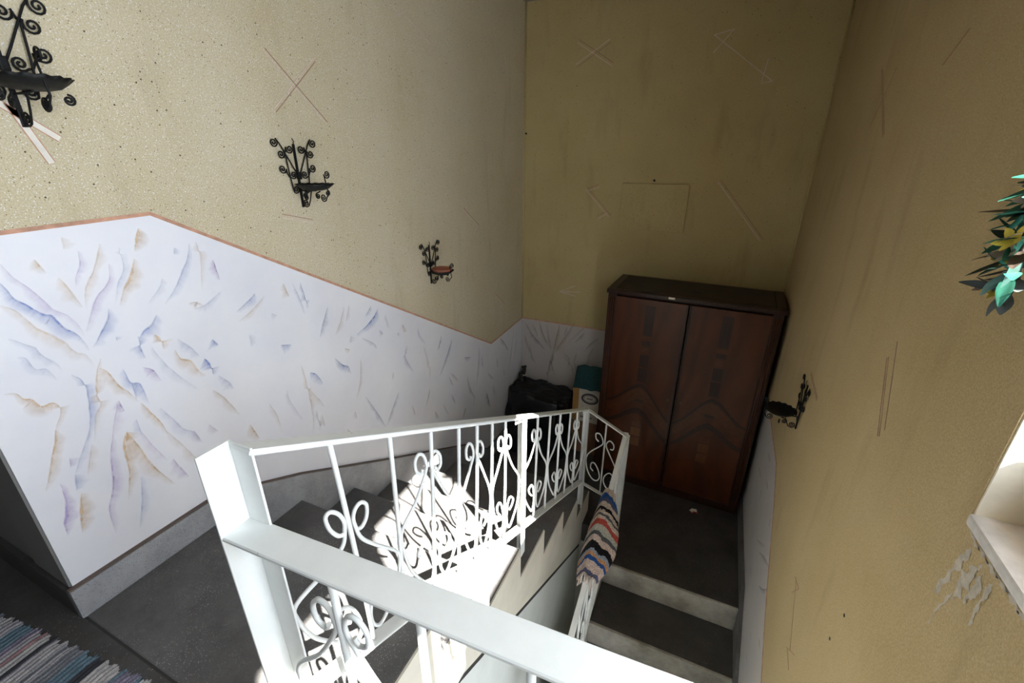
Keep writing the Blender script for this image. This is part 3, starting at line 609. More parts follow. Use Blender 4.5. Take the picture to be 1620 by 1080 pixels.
# ================================================================ WALL MARKS (incised lines)
def marks(o, segs, plane, val, off, w=0.006, gap=0.012, mats=None):
    mats = mats or (M_LINE_P, M_LINE_D)
    for (a, b), dbl in segs:
        t = (Vector((*b, 0)) - Vector((*a, 0))).normalized(); nrm = Vector((-t.y, t.x, 0))
        for s in ((-1, 1) if dbl else (0,)):
            d = nrm * gap * 0.5 * s
            ribbon_lines('incised_line', [((a[0] + d.x, a[1] + d.y), (b[0] + d.x, b[1] + d.y))], plane, val, off, w * (0.5 if dbl else 0.55), 0.0014, mats[0] if (s <= 0) else mats[1], o)
L = [(((0.966, 1.579), (1.204, 1.366)), 1), (((1.184, 1.582), (0.967, 1.393)), 1), (((1.681, 1.891), (1.722, 1.841)), 0), (((1.722, 1.841), (1.815, 1.924)), 0),
     (((1.759, 1.866), (1.996, 1.774)), 0), (((2.04, 1.801), (2.052, 1.741)), 0), (((2.04, 1.801), (1.928, 1.718)), 0), (((0.938, 1.086), (0.963, 1.032)), 0), (((0.915, 1.035), (1.055, 0.998)), 1),
     (((2.255, 0.935), (2.45, 0.804)), 1), (((2.269, 1.011), (2.294, 0.912)), 0), (((2.424, 0.816), (2.446, 0.727)), 0), (((2.698, 0.246), (2.857, 0.123)), 1), (((2.86, 1.917), (2.919, 1.74)), 0)]
for i in range(5): L.append((((1.597 + i * 0.03, 0.798 - i * 0.001), (1.745 + i * 0.017, 0.57 + i * 0.02)), 0))
marks(wall_left, L, 'x', 0, 0.0005)
for a, b in (((0.20, 1.385), (0.327, 1.281)), ((0.255, 1.355), (0.295, 1.226))):    # broad pale cross under the nearest sconce
    ribbon_lines('incised_line', [(a, b)], 'x', 0, 0.0004, 0.013, 0.001, M_PAPER, wall_left)
    t = Vector((0, b[0] - a[0], b[1] - a[1])).normalized(); n = Vector((1, 0, 0)).cross(t) * 0.0075
    for s in (1, -1): ribbon_lines('incised_line', [((a[0] + n.y * s, a[1] + n.z * s), (b[0] + n.y * s, b[1] + n.z * s))], 'x', 0, 0.0006, 0.0022, 0.0014, M_STRIPE, wall_left)
Bk = [(((0.402, 1.987), (0.659, 1.83)), 1), (((0.629, 1.972), (0.397, 1.839)), 1), (((1.282, 1.949), (1.656, 1.678)), 0), (((1.282, 1.949), (1.393, 1.969)), 0), (((1.393, 1.969), (1.29, 1.851)), 0),
      (((1.656, 1.678), (1.596, 1.668)), 0), (((1.596, 1.668), (1.611, 1.801)), 0), (((0.528, 1.019), (0.726, 0.822)), 1), (((0.538, 1.01), (0.625, 1.04)), 1), (((0.628, 0.808), (0.699, 0.849)), 1),
      (((1.453, 1.095), (1.783, 0.719)), 1), (((0.347, 0.177), (0.483, 0.244)), 0), (((0.347, 0.177), (0.53, 0.195)), 0), (((0.347, 0.177), (0.489, 0.156)), 0)]
marks(wall_back, Bk, 'y', YB, -0.0005, w=0.008, gap=0.02)
Rk = [(((2.142, 1.569), (1.835, 1.317)), 1), (((1.92, 1.543), (2.076, 1.355)), 0), (((1.134, 0.742), (1.016, 0.559)), 1), (((1.11, 0.798), (0.994, 0.592)), 0), (((1.243, -0.218), (1.072, -0.391)), 0),
      (((1.262, -0.228), (1.187, -0.207)), 0), (((1.187, -0.207), (1.24, -0.288)), 0), (((1.117, -0.429), (1.027, -0.347)), 0), (((1.102, -0.416), (1.027, -0.429)), 0), (((1.889, 0.352), (1.67, 0.33)), 1), (((1.338, 1.537), (1.449, 1.477)), 0)]
marks(wall_right, Rk, 'x', XR, -0.0005, w=0.004, mats=(M_LINE_D, M_LINE_D))
def patch(pts, parent, name='scraped_plaster', seed=0, w=0.012):
    """ragged streak of bare plaster along a line on the right wall"""
    a, b = Vector((*pts[0], 0)), Vector((*pts[1], 0)); t = (b - a); L_ = t.length; t.normalize(); n = Vector((-t.y, t.x, 0)); r = random.Random(seed)
    bm = bmesh.new(); up, dn = [], []
    K_ = 26
    for i in range(K_ + 1):
        f = i / K_; e = math.sin(math.pi * f) ** 0.5
        c_ = a + t * L_ * f + n * (w * 0.9 * noise.noise((f * 4, seed * 3.3, 1)) + w * 0.2 * r.uniform(-1, 1)); g_ = w * e * max(0.12, 0.55 + 1.0 * noise.noise((f * 5, seed * 7.1, 5))); up.append(c_ + n * g_ * r.uniform(0.8, 1.1)); dn.append(c_ - n * g_ * r.uniform(0.8, 1.1))
    top = [bm.verts.new((XR - 0.0008, p.x, p.y)) for p in up]; bot = [bm.verts.new((XR - 0.0008, p.x, p.y)) for p in dn]
    for i in range(K_): bm.faces.new((top[i], top[i + 1], bot[i + 1], bot[i]))
    from_bm(name, bm, M_PATCH, parent)
for i, (a, b, w) in enumerate((((0.530, 0.640), (0.560, 0.500), 0.010), ((0.497, 0.642), (0.512, 0.530), 0.012), ((0.475, 0.635), (0.483, 0.555), 0.008), ((0.522, 0.545), (0.540, 0.44), 0.006), ((0.455, 0.64), (0.46, 0.54), 0.006))):
    patch((a, b), wall_right, seed=i, w=w * 1.5)
for i in range(9):
    y = 0.55 - i * 0.03; patch(((y, 0.655), (y - 0.04, 0.652)), wall_right, 'crumbled_plaster', 30 + i, 0.006)
for y, z in ((0.824, 0.106), (0.848, -0.02)): tube('drill_hole', [(XR + 0.002, y, z), (XR - 0.001, y, z)], 0.005, M_DARK, wall_right)
# ================================================================ RAILING (welded: one thing)
rail = thing('stair_railing', 'white painted iron stair railing with scrollwork, running down the flight and round the stairwell', 'railing', (XS - 0.02, 0.0, 0.0))
RL = Vector((XS - 0.02, 0.0, 0.0))
inv = Matrix.Translation(-RL)
def rbm(name, bm, mat=M_PAINT, par=None):
    o = from_bm(name, bm, mat); me = o.data; me.transform(inv); o.parent = par or rail; return o
def rtube(name, pts, r, seg=8):
    bm = bmesh.new(); add_tube(bm, pts, r, seg); return rbm(name, bm)
XB = 0.933
def zt(y): return 0.318 - 0.515 * (y - 1.05)
def zb(y): return -0.238 - 0.512 * (y - 1.045)
def angle_post(x, y, z0, z1, cx, cy, w=0.046, t=0.005):
    """L-section post; the corner of the L at (cx,cy) = +-1 side"""
    bm = bmesh.new(); h = w / 2
    xa, xb = sorted((x + cx * h, x + cx * (h - t))); add_box(bm, (xa, y - h, z0), (xb, y + h, z1), 0, 0.0012)
    ya, yb = sorted((y + cy * h, y + cy * (h - t))); xa, xb = sorted((x - cx * h, x + cx * (h - t - 0.0002))); add_box(bm, (xa, ya, z0), (xb, yb, z1), 0, 0.0012)
    return rbm('post', bm)
np_ = angle_post(0.922, 0.004, 0.001, 0.852, -1, 1, 0.052, 0.004); np_['label'] = 'broad angle iron newel post at the head of the stairs'
angle_post(XB - 0.004, 1.066, -0.40, zt(1.066) - 0.004, 1, 1, 0.038)
angle_post(XB - 0.004, 2.112, -1.008, zt(2.112) - 0.004, 1, 1, 0.040)
YE = 2.112
def flatbar(name, a, b, w, h, side=None):
    bm = bmesh.new(); bar(bm, a, b, w, h, side)
    bmesh.ops.bevel(bm, geom=list(bm.edges), offset=min(w, h) * 0.25, segments=1, affect='EDGES')
    return rbm(name, bm)
flatbar('handrail', (XB - 0.004, 0.024, zt(0.024)), (XB - 0.004, YE + 0.02, zt(YE + 0.02)), 0.042, 0.010, (1, 0, 0))
flatbar('bottom_rail', (XB, 0.02, zb(0.02)), (XB, YE - 0.018, zb(YE - 0.018)), 0.040, 0.006, (1, 0, 0))
# weld plates at the post heads
for y in (1.066, YE): 
    bm = bmesh.new(); add_prism(bm, [(XB - 0.02, zt(y) - 0.006), (XB + 0.014, zt(y) - 0.004), (XB - 0.018, zt(y) - 0.028)], 'y', y - 0.022, y - 0.018); rbm('gusset', bm)

SCR = [(0.40, .137), (0.60, .155), (0.66, .180), (0.52, .198), (0.33, .190), (0.17, .155), (0.10, .110), (0.17, .070), (0.38, .048), (0.62, .075), (0.84, .145), (0.955, .235), (0.90, .285), (0.62, .345), (0.28, .402),
       (0.06, .440), (0.05, .462), (0.16, .484), (0.36, .488), (0.52, .468), (0.50, .440), (0.32, .430), (0.22, .442)]
BENT = [(0.40, .100), (0.60, .115), (0.66, .135), (0.52, .150), (0.33, .140), (0.17, .110), (0.10, .075), (0.17, .045), (0.38, .035), (0.62, .060), (0.84, .120), (0.955, .185), (0.93, .225), (0.62, .270), (0.22, .310),
        (0.08, .350), (0.07, .372), (0.18, .392), (0.36, .402), (0.50, .392), (0.46, .362), (0.28, .340), (0.12, .338)]
def scrolls(f, c, left, right, R=0.0044, tabs=(SCR, SCR), sx=0.0):
    """f(u, v) -> point in the panel; c baluster position, left/right neighbours (None: no scroll that side)"""
    for s, nb, T in ((-1, left, tabs[0]), (1, right, tabs[1])):
        if nb is None: continue
        w = abs(nb - c) - 0.009; wc = min(w, 0.088)
        def ub(a):
            g = min(1, max(0, (a - 0.45) / 0.5)); return a * (wc + (w - wc) * g * g * (3 - 2 * g))
        pts = catmull([f(c + s * (0.006 + ub(a)), v) for a, v in T], 5)
        rtube('scroll', pts, R, 7)
def panel_upper(u, v): return Vector((XB, u, zb(u) + v))
tops = [0.174, 0.330, 0.479, 0.611, 0.716, 0.818, 0.920, None, 1.243, 1.410, 1.566, 1.749, 1.893]
bots = [0.199, 0.312, 0.440, 0.568, 0.678, 0.783, 0.901, None, 1.223, 1.372, 1.544, 1.707, 1.881]
for a, b in zip(tops, bots):
    if a is None: continue
    m = Vector((XB, (a + b) / 2 + 0.003, (zt(a) + zb(b)) / 2))
    rtube('baluster', catmull([(XB, a, zt(a) - 0.004), m, (XB, b, zb(b) + 0.002)], 3), 0.0055, 8)
mid = [((a + b) / 2 if a else None) for a, b in zip(tops, bots)]
scrolls(panel_upper, mid[0], 0.03, mid[1], tabs=(BENT, BENT))
scrolls(panel_upper, mid[2], mid[1], mid[3]); scrolls(panel_upper, mid[4], mid[3], mid[5]); scrolls(panel_upper, mid[6], mid[5], 1.056)
scrolls(panel_upper, mid[8], 1.076, mid[9]); scrolls(panel_upper, mid[10], mid[9], mid[11]); scrolls(panel_upper, mid[12], mid[11], 2.10)

# guard along the edge of the upper landing
def zg(x): return 0.700 + 0.080 * (x - 0.90)
GY = 0.006
flatbar('handrail', (0.897, GY - 0.001, zg(0.897)), (XR - 0.0, GY - 0.001, zg(XR)), 0.052, 0.008, (0, 1, 0))
flatbar('bottom_rail', (0.925, GY, 0.115), (XR, GY, 0.115), 0.036, 0.006, (0, 1, 0))
gx = [1.090, 1.2455, 1.401, 1.556, 1.711, 1.866]
def panel_guard(u, v): return Vector((u, GY, 0.115 + v * 1.04))
for x in gx: rtube('baluster', [(x, GY, zg(x) - 0.004), (x + 0.002, GY, 0.40), (x, GY, 0.117)], 0.0062, 8)
nb = [0.945] + gx + [XR - 0.02]
for i in (1, 3, 5): scrolls(panel_guard, nb[i], nb[i - 1], nb[i + 1])

# short link panel across the well, then the railing of the lower flight
XP = 1.175; YP = 2.205; ZP = -0.412
def zl(y): return ZP + 0.483 * (y - YP)
def zlb(y): return zl(y) - 0.555
A = Vector((XB + 0.004, YE, zt(YE) + 0.002)); Bq = Vector((XP, YP, ZP))
flatbar('handrail', A, Bq, 0.036, 0.008, (-0.3, 1, 0))
dz = Vector((0, 0, 0.575))
flatbar('bottom_rail', A - dz, Bq - dz * 0.97, 0.030, 0.006, (-0.3, 1, 0))
def panel_link(u, v): return A.lerp(Bq, u) - Vector((0, 0, 0.56)) + Vector((0, 0, v))
lm = 0.5
rtube('baluster', [panel_link(lm, 0.555), panel_link(lm, 0.0)], 0.005, 8)
LNK = [(0.50, .135), (0.66, .150), (0.62, .190), (0.42, .200), (0.18, .165), (0.08, .115), (0.25, .075), (0.55, .072), (0.84, .115), (0.97, .185), (0.90, .235), (0.62, .290), (0.28, .345), (0.07, .385), (0.10, .420), (0.28, .445), (0.5, .43), (0.48, .395), (0.32, .385)]
for s in (-1, 1): rtube('scroll', catmull([panel_link(lm + s * (0.02 + a * 0.43), v) for a, v in LNK], 5), 0.0042, 7)
lp = angle_post(XP + 0.004, YP, ZL + 0.0, ZP - 0.003, 1, 1, 0.044); lp['label'] = 'angle iron post on the lower landing'
YQ = 0.30
flatbar('handrail', (XP, YP + 0.02, zl(YP + 0.02)), (XP, YQ, zl(YQ)), 0.030, 0.010, (1, 0, 0))
flatbar('bottom_rail', (XP, YP - 0.02, zlb(YP - 0.02)), (XP, YQ, zlb(YQ)), 0.026, 0.006, (1, 0, 0))
def panel_low(u, v): return Vector((XP, u, zlb(u) + v))
ly = [YP - 0.15 * (i + 1) for i in range(11)]
for y in ly: rtube('baluster', [(XP, y, zl(y) - 0.004), (XP, y - 0.004, zlb(y) + 0.003)], 0.0052, 7)
nb = [YP - 0.022] + ly
for i in (1, 3, 5, 7, 9): scrolls(panel_low, nb[i], nb[i + 1], nb[i - 1], R=0.0042)
angle_post(XP + 0.004, ly[-1] - 0.13, zlb(ly[-1] - 0.13) - 0.19, zl(ly[-1] - 0.13) - 0.004, 1, 1, 0.040)

# ================================================================ RAG CLOTH OVER THE LOWER HANDRAIL
def col_mesh(name, grid, cols, mat, parent=None, solid=0.0, smooth=True):
    """grid[i][j] of points, cols[i][j] colours -> mesh with a colour attribute"""
    R_, C_ = len(grid), len(grid[0])
    verts = [tuple(p) for row in grid for p in row]; faces = []; fc = []
    for i in range(R_ - 1):
        for j in range(C_ - 1): faces.append((i * C_ + j, i * C_ + j + 1, (i + 1) * C_ + j + 1, (i + 1) * C_ + j)); fc.append(cols[i][j])
    me = D.meshes.new(name); me.from_pydata(verts, [], faces)
    at = me.color_attributes.new('col', 'FLOAT_COLOR', 'CORNER')
    data = []
    for c in fc: data += [c[0], c[1], c[2], 1.0] * 4
    at.data.foreach_set('color', data)
    if smooth: me.polygons.foreach_set('use_smooth', [True] * len(faces))
    o = link(name, me, mat, parent)
    if solid:
        m = o.modifiers.new('thickness', 'SOLIDIFY'); m.thickness = solid; m.offset = 1
    return o
BE, PI_, BL, NV, BK, RD_, WH, LB, OR, GY_ = (.60, .49, .40), (.66, .52, .46), (.03, .10, .32), (.10, .11, .19), (.018, .017, .02), (.50, .09, .07), (.50, .50, .44), (.30, .36, .45), (.60, .30, .15), (.10, .11, .12)
STR = [(0, BE), (.06, BL), (.115, NV), (.165, BE), (.225, BK), (.27, BE), (.305, GY_), (.325, BE), (.375, RD_), (.435, WH), (.515, GY_), (.56, PI_), (.635, BK), (.71, LB), (.745, OR), (.785, BL), (.825, PI_), (.925, NV), (.965, PI_)]
def stripe(f):
    c = STR[0][1]
    for p, k in STR:
        if f >= p: c = k
    return c
cl = thing('striped_rag_cloth', 'striped rag runner with red, blue and black bands draped over the lower handrail', 'cloth', (XP, 1.6, zl(1.6)))
NS, NT = 130, 34
grid, cols = [], []
for i in range(NS + 1):
    f = i / NS; y = 1.845 - 0.455 * f
    hw = 0.034 + 0.075 * math.sin(math.pi * min(1, f * 0.92 + 0.02)) ** 1.1 + 0.02 * f
    row, cr = [], []
    for j in range(NT + 1):
        u = j / NT; t = 2 * u - 1; sw = math.sin(math.pi * min(1, f * 0.95 + 0.03)) ** 0.8
        if u < 0.3:                                  # short flap hanging on the wall side
            a_ = (0.3 - u) / 0.3; x = -0.022 - 0.050 * a_ * (0.3 + sw); drop = 0.004 + (0.03 + 0.13 * sw) * a_ ** 1.4
        else:                                        # bunched side towards the flight
            b_ = (u - 0.3) / 0.7; x = -0.022 + (hw * 0.88 + 0.022) * b_; drop = 0.004 + (0.015 + 0.075 * sw) * b_ ** 2.4
        fold = 0.012 * math.sin(t * 6 + f * 5) * abs(t) * (0.4 + f) + 0.012 * noise.noise((f * 9, t * 3, 8))
        p = Vector((XP + x + fold * 0.4, y + 0.010 * noise.noise((t * 2, f * 6, 1)), zl(y) + 0.030 - drop + fold * 0.6))
        p.z += 0.0025 * math.sin(i * 2.1)
        if abs(x) < 0.026: p.z = max(p.z, zl(y) + 0.012)
        row.append(p - cl.location); sf = f + 0.012 * noise.noise((t * 3, f * 20, 5)) - 0.02 * t
        c = stripe(min(max(sf, 0), 1)); v = random.uniform(0.75, 1.15); cr.append(tuple(k * v for k in c))
    grid.append(row); cols.append(cr)
col_mesh('woven_cloth', grid, cols, M_RUG2, cl, 0.007)
for k in range(12):
    j = 3 + int(k * (NT - 6) / 11); p = grid[-1][j]; l = random.uniform(0.02, 0.035) if k not in (5, 8) else 0.085
    tube('fringe', catmull([p + Vector((0, 0.004, 0.004)), p + Vector((random.uniform(-.004, .004), -0.012, -0.006)), p + Vector((random.uniform(-.008, .008), -0.016, -0.010 - l))], 4), 0.0032, M_FRINGE, cl, 6)

# ================================================================ RUNNER ON THE HALL FLOOR
rg = thing('rag_runner', 'grey and white striped rag runner on the dark hall floor', 'rug', (0.0, 0, 0))
rr_ = random.Random(11); pal = [(.50, .48, .50), (.42, .40, .43), (.06, .06, .07), (.16, .24, .30), (.30, .27, .36), (.44, .26, .27), (.55, .53, .53), (.24, .25, .28), (.48, .46, .48), (.36, .20, .22)]
NX = 620; x0, x1 = -1.30, 0.80; sc = []; x = 0; cur = None; left = 0
while len(sc) < NX + 1:
    c = rr_.choice(pal); n = rr_.choice((3, 4, 6, 8, 12, 14)) if c not in (pal[0], pal[6]) else rr_.choice((8, 12, 16)); sc += [c] * n
grid, cols = [], []
e0, e1 = [], []
for i in range(NX + 1):
    x = x0 + (x1 - x0) * i / NX; yk = -0.081 + 0.122 * x
    r0 = rr_.uniform(-.005, .005) + 0.004 * math.sin(i * 0.55); row, cr = [], []
    for j in range(25):
        g = j / 24; y = yk + (r0 if j == 0 else 0.3 * r0 if j == 1 else 0) - 0.62 * g
        row.append(Vector((x + 0.02 * math.sin(g * 3), y, 0.0085 + 0.0018 * math.sin(i * 1.57) + 0.0015 * noise.noise((x * 6, y * 6, 0)) - (0.005 if j in (0, 24) else 0))))
        v = rr_.uniform(0.72, 1.12); cr.append(tuple(k * v for k in sc[i]))
    grid.append(row); cols.append(cr)
col_mesh('woven_runner', grid, cols, M_RUG, rg, 0.0)

# ================================================================ WROUGHT IRON SCONCES
def spiral(c, r, turns, a0, d=1, n=12):
    """flat spiral in 2-D from the centre outwards, ending at angle a0"""
    out = []; T = int(turns * n)
    for k in range(T + 1):
        f = k / T; a = a0 - d * 2 * math.pi * turns * (1 - f); out.append((c[0] + r * (0.12 + 0.88 * f) * math.cos(a), c[1] + r * (0.12 + 0.88 * f) * math.sin(a)))
    return out
IR = 0.0024
def sconce_parts(t, dish=False):
    """built with the wall at local x=0, x pointing into the room, y along the wall, z up (0 = head of the back bar)"""
    F = lambda y, z, o=0.008: Vector((o, y, z))
    box('back_bar', (0.0, -0.0045, -0.228), (0.006, 0.0045, 0.0), M_IRON, t, bev=0.001)
    tube('hook', [Vector((0.004, 0, -0.004)), Vector((0.012, -.003, 0.010)), Vector((0.008, -.006, 0.020))], 0.0016, M_IRON, t, 6)
    box('knuckle', (0.0, -0.008, -0.125), (0.014, 0.008, -0.098), M_IRON, t, bev=0.003)
    def scroll2(parts, o=0.008):
        tube('scroll', [F(y, z, o) for y, z in parts], IR, M_IRON, t, 6)
    for s in (-1, 1):
        # tall rod from the knuckle through the crossing to the outer head curl
        c = (s * 0.088, 0.004); sp = spiral(c, 0.0170, 1.8, math.pi * (0.30 if s < 0 else 0.70), -s)
        scroll2(sp + [(s * 0.064, 0.000), (s * 0.050, -0.026), (s * 0.022, -0.078), (s * 0.005, -0.108)])
        # second curl, down the outer rod to the foot curl beside the bar
        a = spiral((s * 0.067, -0.035), 0.0162, 1.7, math.pi * (0.2 if s < 0 else 0.8), -s)
        b = spiral((s * 0.026, -0.160), 0.0145, 1.7, math.pi * (1.25 if s < 0 else 1.75), s)[::-1]
        scroll2(a + [(s * 0.049, -0.038), (s * 0.047, -0.07), (s * 0.044, -0.11), (s * 0.040, -0.150)] + b, 0.011)
        # inner head curl
        a = spiral((s * 0.026, -0.018), 0.0162, 1.7, math.pi * (0.85 if s < 0 else 0.15), s)
        scroll2(a + [(s * 0.046, -0.028)], 0.010)
        # side curl joined under the rod to the lower inner curl
        a = spiral((s * 0.070, -0.086), 0.0162, 1.7, math.pi * (0.0 if s < 0 else 1.0), -s)
        b = spiral((s * 0.026, -0.108), 0.0145, 1.7, math.pi * (1.2 if s < 0 else 1.8), s)[::-1]
        scroll2(a + [(s * 0.054, -0.098), (s * 0.045, -0.115)] + b, 0.009)
    # arm and curls in the plane across the wall
    def cross(parts, y=0.0):
        tube('arm_scroll', [Vector((o, y, z)) for o, z in parts], IR, M_IRON, t, 6)
    cross(spiral((0.022, -0.212), 0.0145, 1.8, math.pi * 1.5, 1) + [(0.034, -0.222), (0.046, -0.20), (0.058, -0.168), (0.066, -0.160)])
    cross(spiral((0.150, -0.104), 0.015, 1.8, math.pi * 1.0, -1) + [(0.138, -0.125), (0.142, -0.150), (0.146, -0.175)] + spiral((0.118, -0.188), 0.0155, 1.8, 0.0, 1)[::-1])
    for s in (-1, 1):
        cross(spiral((0.060, -0.186), 0.012, 1.8, math.pi * 0.5, -1) + [(0.075, -0.168)], s * 0.028)
        tube('arm_scroll', [Vector((0.085 + 0.0, s * (0.055 + y), -0.176 + z)) for y, z in spiral((0, 0), 0.011, 1.8, math.pi * 0.5, s)], IR, M_IRON, t, 6)
    cross([(0.004, -0.165), (0.03, -0.166), (0.085, -0.164)])
    # scalloped tray
    bm = bmesh.new(); nseg = 64; rings = []
    prof = [(0.0, -0.162), (0.03, -0.162), (0.046, -0.158), (0.060, -0.148), (0.068, -0.140), (0.066, -0.1385), (0.058, -0.146), (0.044, -0.155), (0.03, -0.159), (0.0, -0.159)]
    for q, (r, z) in enumerate(prof):
        ring = []
        for k in range(nseg):
            a = 2 * math.pi * k / nseg; rr2 = max(r, 0.0006) + (0.0028 * math.cos(a * 16) if q in (4, 5) else 0.0)
            ring.append(bm.verts.new((0.083 + rr2 * math.cos(a), rr2 * math.sin(a), z + (0.0012 * math.cos(a * 16) if q in (4, 5) else 0))))
        rings.append(ring)
    for q in range(len(prof) - 1):
        for k in range(nseg): bm.faces.new((rings[q][k], rings[q][(k + 1) % nseg], rings[q + 1][(k + 1) % nseg], rings[q + 1][k]))
    from_bm('tray', bm, M_IRON, t, smooth=True)
def copy_thing(src, loc, rz, label):
    r = src.copy(); COL.objects.link(r); r.location = loc; r.rotation_euler = (0, 0, rz); r['label'] = label
    for ch in src.children:
        c = ch.copy(); COL.objects.link(c); c.parent = r
    return r
sc1 = thing('wall_sconce', 'black wrought iron scroll sconce on the left wall halfway up the stairs, its tray empty', 'sconce', (0.0005, 1.018, 1.285), group='wrought iron sconces on the stair walls')
sconce_parts(sc1)
sc0 = copy_thing(sc1, (0.0005, 0.270, 1.555), 0, 'highest black iron sconce on the left wall, cut off by the picture corner')
sc0.scale = (1.1, 1.1, 1.1)
sc3 = copy_thing(sc1, (0.0005, 1.848, 0.772), 0, 'black wrought iron sconce lowest on the left wall, holding a clay dish')
copy_thing(sc1, (XR - 0.0005, 1.865, 0.30), math.pi, 'black wrought iron sconce on the right wall beside the wardrobe')
# clay dish standing in the lowest tray
bm = bmesh.new(); prof = [(0.0, 0.0), (0.034, 0.0), (0.052, 0.012), (0.059, 0.028), (0.055, 0.029), (0.047, 0.015), (0.032, 0.007), (0.0, 0.006)]
rings = []
for r, z in prof: rings.append([bm.verts.new((max(r, .0004) * math.cos(2 * math.pi * k / 40), max(r, .0004) * math.sin(2 * math.pi * k / 40), z)) for k in range(40)])
for q in range(len(prof) - 1):
    for k in range(40): bm.faces.new((rings[q][k], rings[q][(k + 1) % 40], rings[q + 1][(k + 1) % 40], rings[q + 1][k]))
tag(from_bm('clay_dish', bm, M_CLAY, loc=(0.0835, 1.848, 0.772 - 0.1565), smooth=True), 'reddish clay dish lying in the tray of the lowest sconce', 'dish')

# ================================================================ WARDROBE
WW, WD, WH_ = 1.082, 0.46, 1.585
wd = thing('wardrobe', 'dark two-door wooden wardrobe with inlaid veneer standing on the lower landing', 'wardrobe', (0.872, 2.725, ZL), math.radians(-1.6))
# local: x 0..WW, y 0 (front)..WD, z 0..WH_
bm = bmesh.new()
add_box(bm, (0, 0.022, 0.06), (0.022, WD, WH_ - 0.03)); add_box(bm, (WW - 0.022, 0.022, 0.06), (WW, WD, WH_ - 0.03))
add_box(bm, (0.022, WD - 0.015, 0.06), (WW - 0.022, WD, WH_ - 0.03)); add_box(bm, (0.022, 0.022, 0.06), (WW - 0.022, WD - 0.015, 0.085))
add_box(bm, (0.022, 0.03, WH_ - 0.06), (WW - 0.022, WD - 0.015, WH_ - 0.03))
from_bm('carcass', bm, M_WOOD, wd)
box('plinth', (0.006, 0.012, 0.0), (WW - 0.006, WD - 0.01, 0.06), M_WOOD, wd, bev=0.004)
tp = box('top_board', (-0.012, -0.006, WH_ - 0.03), (WW + 0.012, WD + 0.004, WH_), M_WOOD, wd, bev=0.006)
box('top_panel', (0.05, 0.035, WH_ - 0.002), (WW - 0.05, WD - 0.035, WH_ + 0.0025), M_WTOP, tp, bev=0.0015)
for a, b in (((0.045, 0.03), (0.05, WD - 0.03)), ((WW - 0.05, 0.03), (WW - 0.045, WD - 0.03))): box('groove', (a[0], a[1], WH_ - 0.001), (b[0], b[1], WH_ + 0.001), M_DARK, tp)
for s, xx in ((0, 0.0), (1, WW - 0.060)):
    pl = box('pilaster', (xx, 0.006, 0.06), (xx + 0.060, 0.022, WH_ - 0.03), M_WOOD, wd, bev=0.003)
    for q in (0.014, 0.028, 0.042): tube('reeding', [(xx + q + 0.002, 0.006, 0.09), (xx + q + 0.002, 0.006, WH_ - 0.06)], 0.005, M_VENEER, pl, 6)
DW = (WW - 0.120 - 0.006) / 2; DZ0, DZ1 = 0.075, WH_ - 0.045
def inlay(poly, mat, par, x0, flip, y=-0.0008, name='inlay'):
    pts = [((x0 + (DW - u if flip else u)), DZ0 + v) for u, v in poly]
    o = prism(name, pts, 'y', 0.0, y, mat, par); return o
def arch(u0, u1, v0, v1, k, n=18):
    """ogee curve from (u0,v0) rising to (u1,v1)"""
    out = []
    for i in range(n + 1):
        f = i / n; g = (1 - math.cos(math.pi * f)) / 2; out.append((u0 + (u1 - u0) * f, v0 + (v1 - v0) * (g * (1 - k) + f * k)))
    return out
